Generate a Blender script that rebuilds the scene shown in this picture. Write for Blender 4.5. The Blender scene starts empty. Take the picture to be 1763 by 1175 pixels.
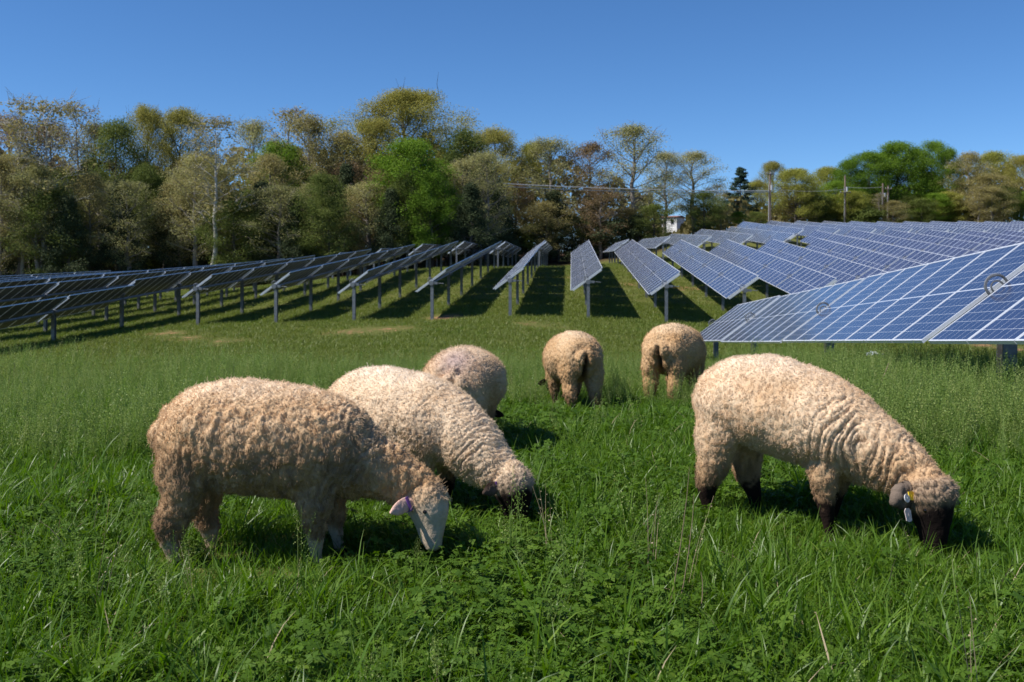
import bpy, bmesh, math, random
import numpy as np
from mathutils import Vector, Matrix, Euler

# ------------------------------------------------------------------ camera, sky, sun, exposure
scene = bpy.context.scene
COL = scene.collection
CAM_Z, F, CX, HY, W_PX = 1.245, 1714.0, 881.5, 480.0, 1763.0   # photo pixels: focal length, centre, horizon
cam_d = bpy.data.cameras.new('camera')
cam = bpy.data.objects.new('camera', cam_d); COL.objects.link(cam); scene.camera = cam
cam.location = (0, 0, CAM_Z); cam.rotation_euler = (math.radians(90), 0, 0)
cam_d.sensor_width = 36.0; cam_d.lens = 36.0 * F / W_PX
cam_d.shift_y = -(587.5 - HY) / W_PX
cam_d.clip_start = 0.05; cam_d.clip_end = 6000
cam_d.dof.use_dof = True; cam_d.dof.focus_distance = 4.7; cam_d.dof.aperture_fstop = 6.3

SUN_EL, YAW = math.radians(51), math.atan(0.06)
SUN_AZ = math.radians(16)                                         # the sun stands left, a touch behind the camera
sun_dir = Vector((-math.cos(SUN_EL) * math.cos(SUN_AZ), -math.cos(SUN_EL) * math.sin(SUN_AZ), math.sin(SUN_EL)))
world = bpy.data.worlds.new('World'); scene.world = world; world.use_nodes = True
wn = world.node_tree.nodes; wn.clear()
sky = wn.new('ShaderNodeTexSky'); sky.sky_type = 'NISHITA'; sky.sun_disc = False
sky.sun_elevation = SUN_EL; sky.sun_rotation = math.radians(-90) - SUN_AZ
sky.air_density = 0.75; sky.dust_density = 0.0; sky.ozone_density = 8.0; sky.altitude = 300
bg = wn.new('ShaderNodeBackground'); bg.inputs['Strength'].default_value = 0.097
wo = wn.new('ShaderNodeOutputWorld')
hsv = wn.new('ShaderNodeHueSaturation'); hsv.inputs['Saturation'].default_value = 1.10
world.node_tree.links.new(sky.outputs[0], hsv.inputs['Color']); world.node_tree.links.new(hsv.outputs[0], bg.inputs[0]); world.node_tree.links.new(bg.outputs[0], wo.inputs[0])
sun_d = bpy.data.lights.new('sun', 'SUN'); sun_d.energy = 4.7; sun_d.angle = math.radians(0.53); sun_d.color = (1.0, 0.955, 0.89)
sun = bpy.data.objects.new('sun', sun_d); COL.objects.link(sun)
sun.rotation_euler = sun_dir.to_track_quat('Z', 'Y').to_euler(); sun.location = (-30, 0, 60)
scene.view_settings.view_transform = 'Standard'; scene.view_settings.look = 'None'
scene.view_settings.exposure = 0.5; scene.view_settings.gamma = 1.0; scene.view_settings.use_curve_mapping = False
scene.cycles.use_denoising = True
scene.cycles.max_bounces = 6; scene.cycles.diffuse_bounces = 3; scene.cycles.glossy_bounces = 3
scene.cycles.transmission_bounces = 3; scene.cycles.transparent_max_bounces = 8
scene.cycles.caustics_reflective = False; scene.cycles.caustics_refractive = False
scene.cycles.sample_clamp_indirect = 4.0

RNG = np.random.default_rng(7)
random.seed(7)

# ------------------------------------------------------------------ helpers
def tag(o, label=None, cat=None, group=None, kind=None):
    if label: o['label'] = label
    if cat: o['category'] = cat
    if group: o['group'] = group
    if kind: o['kind'] = kind
    return o
def empty(name, loc=(0, 0, 0)):
    o = bpy.data.objects.new(name, None); COL.objects.link(o); o.location = loc; o.empty_display_size = 0.1
    return o
def mesh_np(name, v, f, mats=(), smooth=False, mi=None):
    me = bpy.data.meshes.new(name)
    v = np.asarray(v, dtype=np.float32).reshape(-1, 3)
    if isinstance(f, np.ndarray):
        n, k = f.shape
        me.vertices.add(len(v)); me.vertices.foreach_set('co', v.ravel())
        me.loops.add(n * k); me.loops.foreach_set('vertex_index', f.astype(np.int32).ravel())
        me.polygons.add(n); me.polygons.foreach_set('loop_start', np.arange(0, n * k, k, dtype=np.int32))
        me.update(calc_edges=True)
    else:
        me.from_pydata(v.tolist(), [], [list(map(int, q)) for q in f])
    for m in mats: me.materials.append(m)
    if mi is not None: me.polygons.foreach_set('material_index', np.asarray(mi, dtype=np.int32))
    if smooth: me.polygons.foreach_set('use_smooth', np.ones(len(me.polygons), dtype=bool))
    return me
def obj(name, me, parent=None, loc=None):
    o = bpy.data.objects.new(name, me); COL.objects.link(o)
    if parent: o.parent = parent
    if loc is not None: o.location = loc
    return o
class MB:
    """collects boxes and tubes into one mesh"""
    def __init__(s): s.v, s.f, s.m = [], [], []
    def add(s, v, f, m=0):
        b = len(s.v); s.v += [tuple(p) for p in v]; s.f += [tuple(i + b for i in q) for q in f]; s.m += [m] * len(f)
    def box(s, c, d, m=0, rot=None):
        x, y, z = d[0] / 2, d[1] / 2, d[2] / 2
        vs = [Vector(p) for p in ((-x,-y,-z),(x,-y,-z),(x,y,-z),(-x,y,-z),(-x,-y,z),(x,-y,z),(x,y,z),(-x,y,z))]
        if rot is not None: vs = [rot @ p for p in vs]
        s.add([p + Vector(c) for p in vs], [(0,3,2,1),(4,5,6,7),(0,1,5,4),(1,2,6,5),(2,3,7,6),(3,0,4,7)], m)
    def tube(s, pts, r, n=6, m=0, cap=True):
        pts = [Vector(p) for p in pts]; rs = r if hasattr(r, '__len__') else [r] * len(pts); V = []
        for i, p in enumerate(pts):
            t = (pts[min(i + 1, len(pts) - 1)] - pts[max(i - 1, 0)]).normalized()
            a = t.orthogonal() if i == 0 else (a - t * a.dot(t))
            a.normalize(); b = t.cross(a)
            V += [p + (a * math.cos(2 * math.pi * k / n) + b * math.sin(2 * math.pi * k / n)) * rs[i] for k in range(n)]
        Fc = [(i * n + k, i * n + (k + 1) % n, (i + 1) * n + (k + 1) % n, (i + 1) * n + k) for i in range(len(pts) - 1) for k in range(n)]
        if cap: Fc += [tuple(range(n))[::-1], tuple(range((len(pts) - 1) * n, len(pts) * n))]
        s.add(V, Fc, m)
    def mesh(s, name, *mats, smooth=False): return mesh_np(name, s.v, s.f, mats, smooth, s.m)

# vectorised noise
def _h(ix, iy, iz, k=0):
    h = (ix.astype(np.int64) * 374761393 + iy.astype(np.int64) * 668265263 + iz.astype(np.int64) * 1440662683 + k * 97531) & 0xFFFFFFFF
    h = ((h ^ (h >> 13)) * 1274126177) & 0xFFFFFFFF
    h = ((h ^ (h >> 16)) * 2246822519) & 0xFFFFFFFF
    return ((h ^ (h >> 15)) & 0xFFFFFF) / float(0xFFFFFF)
def vnoise(p, k=0):
    p = np.asarray(p, dtype=np.float64); i = np.floor(p); f = p - i; f = f * f * (3 - 2 * f); i = i.astype(np.int64); r = 0
    for dx in (0, 1):
        for dy in (0, 1):
            for dz in (0, 1):
                w = (f[:, 0] if dx else 1 - f[:, 0]) * (f[:, 1] if dy else 1 - f[:, 1]) * (f[:, 2] if dz else 1 - f[:, 2])
                r = r + w * _h(i[:, 0] + dx, i[:, 1] + dy, i[:, 2] + dz, k)
    return r * 2 - 1
def fbm(p, o=3, k=0):
    return sum(vnoise(np.asarray(p) * 2 ** j + j * 17.3, k + j) * 0.5 ** j for j in range(o))
def worley(p, k=0):
    p = np.asarray(p, dtype=np.float64); i = np.floor(p).astype(np.int64)
    d1 = np.full(len(p), 9.0); d2 = np.full(len(p), 9.0); c = np.zeros_like(p); idr = np.zeros(len(p))
    for dx in (-1, 0, 1):
        for dy in (-1, 0, 1):
            for dz in (-1, 0, 1):
                a, b, e = i[:, 0] + dx, i[:, 1] + dy, i[:, 2] + dz
                q = np.stack([a + _h(a, b, e, k), b + _h(a, b, e, k + 1), e + _h(a, b, e, k + 2)], 1)
                d = np.sqrt(((q - p) ** 2).sum(1)); n = d < d1
                d2 = np.where(n, d1, np.minimum(d2, d)); c[n] = q[n]; idr[n] = _h(a, b, e, k + 5)[n]; d1 = np.where(n, d, d1)
    return d1, d2, c, idr
def sstep(a, b, x):
    t = np.clip((np.asarray(x, dtype=float) - a) / (b - a), 0, 1); return t * t * (3 - 2 * t)

# ------------------------------------------------------------------ materials
class NT:
    def __init__(s, name):
        s.m = bpy.data.materials.new(name); s.m.use_nodes = True; s.t = s.m.node_tree
        s.b = s.t.nodes['Principled BSDF']; s.out = s.t.nodes['Material Output']
    def n(s, typ, **kw):
        x = s.t.nodes.new(typ)
        for k, v in kw.items(): setattr(x, k, v)
        return x
    def l(s, a, b): s.t.links.new(a, b)
    def set(s, **kw):
        for k, v in kw.items(): s.b.inputs[k.replace('_', ' ')].default_value = v
        return s
    def math(s, op, a, b=None, c=None):
        x = s.n('ShaderNodeMath', operation=op)
        for i, q in enumerate((a, b, c)):
            if q is None: continue
            if isinstance(q, (int, float)): x.inputs[i].default_value = q
            else: s.l(q, x.inputs[i])
        return x.outputs[0]
    def mix(s, fac, a, b):
        x = s.n('ShaderNodeMix', data_type='RGBA')
        for i, q in ((0, fac), (6, a), (7, b)):
            if isinstance(q, (int, float)): x.inputs[i].default_value = q
            elif isinstance(q, tuple): x.inputs[i].default_value = (*q, 1)
            else: s.l(q, x.inputs[i])
        return x.outputs[2]
    def noise(s, vec, scale, detail=3, rough=0.55, out=0):
        x = s.n('ShaderNodeTexNoise'); x.inputs['Scale'].default_value = scale; x.inputs['Detail'].default_value = detail
        x.inputs['Roughness'].default_value = rough
        if vec is not None: s.l(vec, x.inputs['Vector'])
        return x.outputs[out]
    def ramp(s, fac, stops):
        x = s.n('ShaderNodeValToRGB'); e = x.color_ramp.elements
        while len(e) < len(stops): e.new(0.5)
        for i, (p, c) in enumerate(stops): e[i].position = p; e[i].color = (*c, 1)
        s.l(fac, x.inputs[0]); return x.outputs[0]
    def attr(s, name, out='Color'):
        x = s.n('ShaderNodeAttribute', attribute_name=name); return x.outputs[out]
def simple(name, col, rough=0.6, metal=0.0, var=0.0, scale=8.0, spec=0.5):
    M = NT(name); M.set(Base_Color=(*col, 1), Roughness=rough, Metallic=metal, Specular_IOR_Level=spec)
    if var:
        co = M.n('ShaderNodeTexCoord').outputs['Object']
        nz = M.noise(co, scale, 4)
        lo = tuple(c * (1 - var) for c in col); hi = tuple(min(1, c * (1 + var)) for c in col)
        M.l(M.ramp(nz, [(0.3, lo), (0.7, hi)]), M.b.inputs['Base Color'])
        bp = M.n('ShaderNodeBump'); bp.inputs['Strength'].default_value = 0.15; bp.inputs['Distance'].default_value = 0.01
        M.l(nz, bp.inputs['Height']); M.l(bp.outputs[0], M.b.inputs['Normal'])
    return M.m
def leafy(name, stops, rough=0.5, trans=0.35, spec=0.4, tint=None, tcol=1.25):
    M = NT(name); M.set(Roughness=rough, Specular_IOR_Level=spec)
    rnd = M.n('ShaderNodeObjectInfo').outputs['Random']
    if tint: rnd = M.math('ADD', M.math('MULTIPLY', M.attr(tint, 'Fac'), 0.75), M.math('MULTIPLY', rnd, 0.25))
    c = M.ramp(rnd, stops)
    M.l(c, M.b.inputs['Base Color'])
    tr = M.n('ShaderNodeBsdfTranslucent')
    hs = M.n('ShaderNodeHueSaturation'); hs.inputs['Value'].default_value = tcol; hs.inputs['Saturation'].default_value = 1.08
    M.l(c, hs.inputs['Color']); M.l(hs.outputs[0], tr.inputs[0])
    mx = M.n('ShaderNodeMixShader'); mx.inputs[0].default_value = trans
    M.l(M.b.outputs[0], mx.inputs[1]); M.l(tr.outputs[0], mx.inputs[2]); M.l(mx.outputs[0], M.out.inputs[0])
    return M.m
M_galv = simple('galvanised_steel', (0.21, 0.215, 0.22), 0.5, 0.6, 0.25, 14)
M_alu = simple('aluminium_frame', (0.72, 0.74, 0.77), 0.4, 0.35)
M_rubber = simple('black_plastic', (0.02, 0.02, 0.022), 0.5)
M_wood = simple('pole_wood', (0.20, 0.145, 0.105), 0.85, 0, 0.3, 3)
M_cable = simple('cable_sheath', (0.42, 0.42, 0.42), 0.5)
M_white = simple('white_siding', (0.78, 0.78, 0.77), 0.6, 0, 0.04, 2)
M_roof = simple('red_shingles', (0.24, 0.10, 0.075), 0.85, 0, 0.25, 6)
M_dark = simple('dark_glass', (0.02, 0.025, 0.03), 0.1)
M_cab = simple('grey_cabinet_paint', (0.42, 0.44, 0.45), 0.45, 0, 0.06, 3)
M_tan = simple('tan_board', (0.55, 0.37, 0.17), 0.7, 0, 0.15, 4)
M_sheet = simple('white_plastic_sheet', (0.42, 0.45, 0.48), 0.35, 0, 0.06, 20)
M_back = simple('panel_backsheet_shaded', (0.065, 0.066, 0.062), 0.6)  # white backsheet toned dark, the shade beneath the panels put into its colour
def panel_glass():
    M = NT('solar_cells'); co = M.n('ShaderNodeTexCoord').outputs['Object']
    sep = M.n('ShaderNodeSeparateXYZ'); M.l(co, sep.inputs[0])
    def lines(v, off, pitch, w):
        a = M.math('FRACT', M.math('DIVIDE', M.math('ADD', v, off), pitch))
        return M.math('GREATER_THAN', M.math('ABSOLUTE', M.math('SUBTRACT', a, 0.5)), 0.5 - w / pitch / 2)
    gx = lines(sep.outputs[0], 0.474, 0.158, 0.0045); gy = lines(sep.outputs[1], 0.954, 0.159, 0.0045)
    mid = M.math('LESS_THAN', M.math('ABSOLUTE', sep.outputs[1]), 0.011)
    bus = lines(sep.outputs[0], 0.474 + 0.026, 0.158 / 3, 0.0013)
    g = M.math('MAXIMUM', M.math('MAXIMUM', gx, gy), mid)
    rnd = M.n('ShaderNodeObjectInfo').outputs['Random']
    cell = M.mix(rnd, (0.008, 0.014, 0.054), (0.015, 0.022, 0.074))
    cr = M.noise(co, 35, 2); cell = M.mix(M.math('MULTIPLY', cr, 0.35), cell, (0.028, 0.04, 0.12))
    c = M.mix(M.math('MULTIPLY', bus, 0.45), cell, (0.4, 0.42, 0.46)); c = M.mix(g, c, (0.52, 0.55, 0.6))
    M.l(c, M.b.inputs['Base Color'])
    dust = M.noise(co, 2.2, 3)
    r = M.math('ADD', 0.10, M.math('MULTIPLY', dust, 0.08)); M.l(r, M.b.inputs['Roughness'])
    M.b.inputs['Specular IOR Level'].default_value = 0.5
    M.set(Sheen_Weight=0.3, Sheen_Roughness=0.35, Sheen_Tint=(0.85, 0.86, 0.82, 1))      # a film of dust
    return M.m
M_glass = panel_glass()

# ------------------------------------------------------------------ terrain
GX = np.array([-400, -90, -33, -18, -8, 0, 8, 14, 28, 55, 120, 400.])
GY = np.array([-60, 0, 9, 20, 35, 50, 70, 90, 110, 135, 160, 220, 400, 3000.])
GZ = np.array([
 [0,0,0,0,0,0,0,0,0,0,0,0],
 [0,0,0,0,0,0,0,-.1,-.2,-.2,-.2,-.2],
 [-.2,-.2,-.1,-.05,0,0,-.08,-.2,-.4,-.5,-.6,-.6],
 [-.9,-.9,-.85,-.75,-.55,-.5,-.72,-1,-1,-1,-1,-1],
 [-1.8,-1.8,-1.75,-1.6,-1.3,-1.15,-1.55,-1.8,-1.9,-1.9,-1.9,-1.9],
 [-2.0,-2.0,-1.75,-1.22,-.9,-.68,-.94,-1.25,-1.4,-1.4,-1.4,-1.4],
 [-1.8,-1.7,-1.25,-.25,.5,.75,.6,.55,.6,.6,.6,.6],
 [-1.5,-1.2,-.5,.9,1.95,2.15,2.2,2.4,2.6,2.8,3,3],
 [-.8,-.6,.2,1.4,2.2,2.35,2.6,3.2,4.2,4.2,4.2,4.2],
 [.6,.8,1.2,2.4,3.2,2.8,2.9,3.6,5.8,6,6,6],
 [2.5,2.5,3,4.5,5,5,5,5.5,8,8.5,8.5,8.5],
 [7,7,8,8,8,8,7,7,10,11,11,11],
 [9,9,9,9,9,9,9,9,12,12,12,12],
 [9,9,9,9,9,9,9,9,12,12,12,12.]])
def _cr(xs, x):
    """cubic hermite weights on a non-uniform grid: 4 indices + 4 weights"""
    i = np.clip(np.searchsorted(xs, x) - 1, 0, len(xs) - 2); h = xs[i + 1] - xs[i]; t = np.clip((x - xs[i]) / h, 0, 1)
    a = np.maximum(i - 1, 0); b = np.minimum(i + 2, len(xs) - 1)
    h00 = 2*t**3 - 3*t**2 + 1; h10 = t**3 - 2*t**2 + t; h01 = -2*t**3 + 3*t**2; h11 = t**3 - t**2
    m0 = h / np.maximum(xs[i + 1] - xs[a], 1e-6); m1 = h / np.maximum(xs[b] - xs[i], 1e-6)
    return (a, i, i + 1, b), (-h10 * m0, h00 - h11 * m1, h01 + h10 * m0, h11 * m1)
def ground(x, y):
    x = np.atleast_1d(np.asarray(x, float)); y = np.atleast_1d(np.asarray(y, float))
    ix, wx = _cr(GX, x); iy, wy = _cr(GY, y); z = 0
    for a, wa in zip(iy, wy):
        for b, wb in zip(ix, wx): z = z + wa * wb * GZ[a, b]
    p = np.stack([x, y, np.zeros_like(x)], 1)
    far = sstep(12, 40, y)
    return z + vnoise(p * 0.9, 3) * 0.022 + vnoise(p * 0.22, 4) * 0.05 * far
def g1(x, y): return float(ground(x, y)[0])
def at(px, y_m): return (px - CX) / F * y_m
def pz(py, d): return CAM_Z - (py - HY) / F * d
def pix_ground(px, py):
    for d in np.arange(3, 200, 0.25):
        if pz(py, d) <= g1(at(px, d), d): return at(px, d), d
    return at(px, 200), 200.0

xs = np.unique(np.concatenate([np.linspace(-12, 12, 110), 12 + (np.geomspace(1, 60, 75) - 1) * 1.6, -12 - (np.geomspace(1, 60, 75) - 1) * 1.6, np.geomspace(110, 2500, 14), -np.geomspace(110, 2500, 14)]))
ys = np.unique(np.concatenate([np.linspace(-30, 0, 16), np.linspace(0, 16, 90), np.linspace(16, 60, 110), np.linspace(60, 160, 100), np.geomspace(162, 3000, 30)]))
XX, YY = np.meshgrid(xs, ys); ZZ = ground(XX.ravel(), YY.ravel())
gv = np.stack([XX.ravel(), YY.ravel(), ZZ], 1); nx = len(xs)
ii = (np.arange(len(ys) - 1)[:, None] * nx + np.arange(nx - 1)[None]).ravel()
gf = np.stack([ii, ii + 1, ii + 1 + nx, ii + nx], 1)
def ground_mat():
    M = NT('meadow_ground'); co = M.n('ShaderNodeTexCoord').outputs['Object']
    n1 = M.noise(co, 0.35, 4); n2 = M.noise(co, 2.6, 5, 0.7); n3 = M.noise(co, 9.0, 4, 0.7)
    g = M.mix(n1, (0.10, 0.115, 0.022), (0.165, 0.17, 0.042))
    g = M.mix(M.math('MULTIPLY', n2, 0.7), g, (0.13, 0.12, 0.045))
    g = M.mix(M.math('MULTIPLY', n3, 0.5), g, (0.05, 0.07, 0.015))
    soil = M.mix(n3, (0.27, 0.135, 0.075), (0.42, 0.215, 0.125))
    sm = M.math('ADD', M.attr('soil', 'Fac'), M.math('MULTIPLY', M.math('SUBTRACT', n2, 0.5), 3.0))
    sr = M.n('ShaderNodeMapRange'); sr.inputs[1].default_value = 0.55; sr.inputs[2].default_value = 1.0; M.l(sm, sr.inputs[0])
    c = M.mix(sr.outputs[0], g, soil)
    wood = M.mix(n2, (0.055, 0.038, 0.022), (0.12, 0.075, 0.045)); c = M.mix(M.attr('litter', 'Fac'), c, wood)
    M.l(c, M.b.inputs['Base Color']); M.set(Roughness=0.95, Specular_IOR_Level=0.1)
    bp = M.n('ShaderNodeBump'); bp.inputs['Strength'].default_value = 0.8; bp.inputs['Distance'].default_value = 0.08
    M.l(n3, bp.inputs['Height']); M.l(bp.outputs[0], M.b.inputs['Normal'])
    return M.m
me = mesh_np('ground', gv, gf, [ground_mat()], True)
SOIL = [(768, 547, 1.6, 1.0), (905, 557, 2.0, 0.5), (950, 566, 2.2, 0.42), (600, 572, 2.5, .6), (690, 568, 2.5, .55), (285, 575, 1.6, .75), (320, 583, 1.8, .65), (400, 588, 1.4, .6),
        (975, 478, 2.2, .8), (1085, 490, 2.2, .8), (1190, 497, 2.6, .9), (1700, 597, 1.8, .75), (1755, 603, 1.4, .75), (1270, 475, 2, .7), (365, 597, 2, .5), (1110, 470, 1.5, .7)]
soil = np.zeros(len(gv))
for px, py, r, a in SOIL:
    x, d = pix_ground(px, py); q = ((gv[:, 0] - x) / (r * .8)) ** 2 + ((gv[:, 1] - d) / (r * .9)) ** 2
    soil = np.maximum(soil, a * np.exp(-q))
def edge_of_wood(x): return np.where(x < -3, 104, np.where(x < 22, 138, 168.0))
lit = sstep(-4, 6, gv[:, 1] - edge_of_wood(gv[:, 0]))
for nme, val in (('soil', soil), ('litter', lit)):
    a = me.attributes.new(nme, 'FLOAT', 'POINT'); a.data.foreach_set('value', val.astype(np.float32))
tag(obj('ground', me), kind='structure')
# ------------------------------------------------------------------ solar trackers
TILT = math.radians(36); PITCH = 3.92; U7 = 4.75
ROWD = Vector((math.sin(YAW), math.cos(YAW), 0)); PERP = Vector((math.cos(YAW), -math.sin(YAW), 0))
def panel_bm():
    w, h, t, fr = 0.497, 0.98, 0.02, 0.023
    v, f, m = [], [], []
    o = [(-w,-h),(w,-h),(w,h),(-w,h)]; i_ = [(-w+fr,-h+fr),(w-fr,-h+fr),(w-fr,h-fr),(-w+fr,h-fr)]
    for z, ring in ((-t, o), (t, o), (t, i_), (t - 0.004, i_), (-t, i_), (-t + 0.012, i_)): v += [(x, y, z) for x, y in ring]
    for k in range(4):
        j = (k + 1) % 4
        f += [(k, j, 4 + j, 4 + k), (4 + k, 4 + j, 8 + j, 8 + k), (8 + k, 8 + j, 12 + j, 12 + k), (j, k, 16 + k, 16 + j), (16 + j, 16 + k, 20 + k, 20 + j)]; m += [0] * 5
    f += [(12, 13, 14, 15), (23, 22, 21, 20)]; m += [1, 2]
    return v, f, m
_pv, _pf, _pm = panel_bm()
ME_panel = mesh_np('solar_panel', _pv, _pf, [M_alu, M_glass, M_back], mi=_pm)
ME_glass = mesh_np('panel_glass', _pv, [q for q, m in zip(_pf, _pm) if m], [M_alu, M_glass, M_back], mi=[m for m in _pm if m])
ME_frame = mesh_np('panel_frame', _pv, [q for q, m in zip(_pf, _pm) if not m], [M_alu])
def ibeam(w=0.15, d=0.17, t=0.018):
    x, y = w / 2, d / 2
    p = [(-x,-y),(x,-y),(x,-y+t),(t/2,-y+t),(t/2,y-t),(x,y-t),(x,y),(-x,y),(-x,y-t),(-t/2,y-t),(-t/2,-y+t),(-x,-y+t)]
    n = len(p); v = [(a, b, -1) for a, b in p] + [(a, b, 0) for a, b in p]
    f = [(i, (i + 1) % n, n + (i + 1) % n, n + i) for i in range(n)] + [(0,1,2,11),(3,4,9,10),(5,6,7,8)][::-1] + [(n,n+1,n+2,n+11),(n+3,n+4,n+9,n+10),(n+8,n+5,n+6,n+7)]
    return mesh_np('post', v, f, [M_galv])
ME_post = ibeam()
mb = MB()                                                        # bearing hoop standing up through the gap between panels
for k in range(1):
    arc = [(math.cos(a) * 0.118, 0, 0.085 + math.sin(a) * 0.105) for a in np.linspace(0, math.pi, 11)]
    mb.tube([(0.118, 0, -0.20)] + arc + [(-0.118, 0, -0.20)], 0.017, 6)
    ring = [(math.cos(a) * 0.066, 0, 0.06 + math.sin(a) * 0.066) for a in np.linspace(0, 2 * math.pi, 13)]
    mb.tube(ring, 0.011, 5, cap=False)
    mb.tube([(0, -0.09, -0.14), (0, 0.09, -0.14)], 0.10, 12)
    mb.box((0, 0, -0.24), (0.34, 0.14, 0.03))
ME_bear = mb.mesh('bearing', M_galv)
mb = MB(); mb.box((0, 0, 0), (0.05, 1.78, 0.06)); ME_rail = mb.mesh('rail', M_alu)
mb = MB(); mb.tube([(0, -0.13, 0), (0, 0.13, 0)], 0.12, 12); mb.box((0.16, 0, 0.0), (0.3, 0.12, 0.12)); mb.tube([(0.3, 0, 0), (0.62, 0, -0.02)], 0.018, 6)
ME_drive = mb.mesh('drive_gearbox', M_galv, M_rubber)
def tracker(u, posts, zline, label, group, npan=7, tilt=TILT, merged=False, subs=False, lead=0.28, first=True, last=True):
    """posts: distances of the bearings; zline(d) height of the tube there; panels fill the bays between the bearings"""
    P = lambda d: Vector((u + 0.06 * d, d, zline(d)))
    d0 = posts[0]; base = P(d0); root = empty('solar_tracker', (base.x, base.y, g1(base.x, base.y)))
    tag(root, label, 'solar tracker', group)
    R0 = root.location.copy()
    X = (P(posts[0]) - P(posts[-1])).normalized()                  # towards the camera
    A = (PERP * math.cos(tilt) + Vector((0, 0, 1)) * math.sin(tilt)); A = (A - X * A.dot(X)).normalized(); N = X.cross(A)
    M3 = Matrix((X, A, N)).transposed().to_4x4()
    Mb = Matrix((PERP, -ROWD, Vector((0, 0, 1)))).transposed().to_4x4()
    def put(name, me, p, M=None, sc=None):
        o = obj(name, me, root); mm = Matrix.Translation(p - R0) @ (M if M is not None else Matrix())
        if sc is not None: mm = mm @ Matrix.Diagonal((*sc, 1))
        o.matrix_local = mm; return o
    tb = MB(); ext = X * 0.35
    tb.tube([P(posts[0]) + ext - R0, P(posts[-1]) - ext - R0], 0.068, 8); obj('torque_tube', tb.mesh('torque_tube', M_galv), root)
    field = ([], [])
    for j, d in enumerate(posts):
        p = P(d); gz = g1(p.x, p.y)
        put('post', ME_post, p - Vector((0, 0, 0.16)), Mb, (1, 1, p.z - 0.16 - gz + 0.25))
        put('bearing', ME_bear, p + N * 0.10, Matrix((A, X, N)).transposed().to_4x4())
        if j == 0 and first: put('drive_gearbox', ME_drive, p + X * 0.25, Mb)
        for sgn in (1, -1):
            if (j == len(posts) - 1 and sgn == -1): continue
            put('rail', ME_rail, p + X * (0.11 * sgn) + N * 0.085, M3)
        if j == len(posts) - 1: break
        q = P(posts[j + 1]); L = (q - p).length; n = npan if hasattr(npan, '__add__') else npan[j]
        w = (L - 0.20) / n; s = w / 1.005
        for i in range(n):
            c = p - X * (0.10 + w * (i + 0.5)) + N * 0.145
            if merged:
                b = len(field[0]); mm = Matrix.Translation(c - R0) @ M3
                field[0].extend([tuple(mm @ Vector(v)) for v in _pv[:8] + _pv[8:16]])
                field[1].append(b)
            elif subs:
                g = put('solar_panel', ME_glass, c, M3, (s, 1, 1)); fr = obj('panel_frame', ME_frame, g)
            else:
                put('solar_panel', ME_panel, c, M3, (s, 1, 1))
    if merged and field[1]:
        ff, mi = [], []
        for b in field[1]:
            ff.append((b + 3, b + 2, b + 1, b)); mi.append(2)
            for k in range(4):
                j = (k + 1) % 4
                ff += [(b+k, b+j, b+4+j, b+4+k), (b+4+k, b+4+j, b+8+j, b+8+k), (b+8+k, b+8+j, b+12+j, b+12+k)]; mi += [0] * 3
            ff.append((b + 12, b + 13, b + 14, b + 15)); mi.append(1)
        tag(obj('panel_array', mesh_np('panel_array', field[0], ff, [M_alu, M_glass_far, M_back], mi=mi), root), kind='stuff')
    return root
def far_glass():
    M = NT('solar_cells_far'); M.set(Base_Color=(0.055, 0.066, 0.11, 1), Roughness=0.14, Sheen_Weight=0.3, Sheen_Roughness=0.35, Sheen_Tint=(0.85, 0.86, 0.82, 1))
    return M.m
M_glass_far = far_glass()

ORD = ['leftmost', 'second', 'third', 'fourth', 'fifth', 'sixth', 'seventh', 'eighth', 'ninth', 'tenth', 'eleventh', 'twelfth', 'thirteenth', 'fourteenth', 'fifteenth', 'sixteenth', 'seventeenth', 'eighteenth', 'nineteenth', 'twentieth', 'twenty-first', 'twenty-second', 'twenty-third', 'twenty-fourth', 'twenty-fifth', 'twenty-sixth', 'twenty-seventh', 'twenty-eighth']
SPAN = 7.6
G_MID = 'solar tracker rows on the rising field'; G_FAR = 'solar tracker rows beyond the drive at the top of the field'
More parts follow.
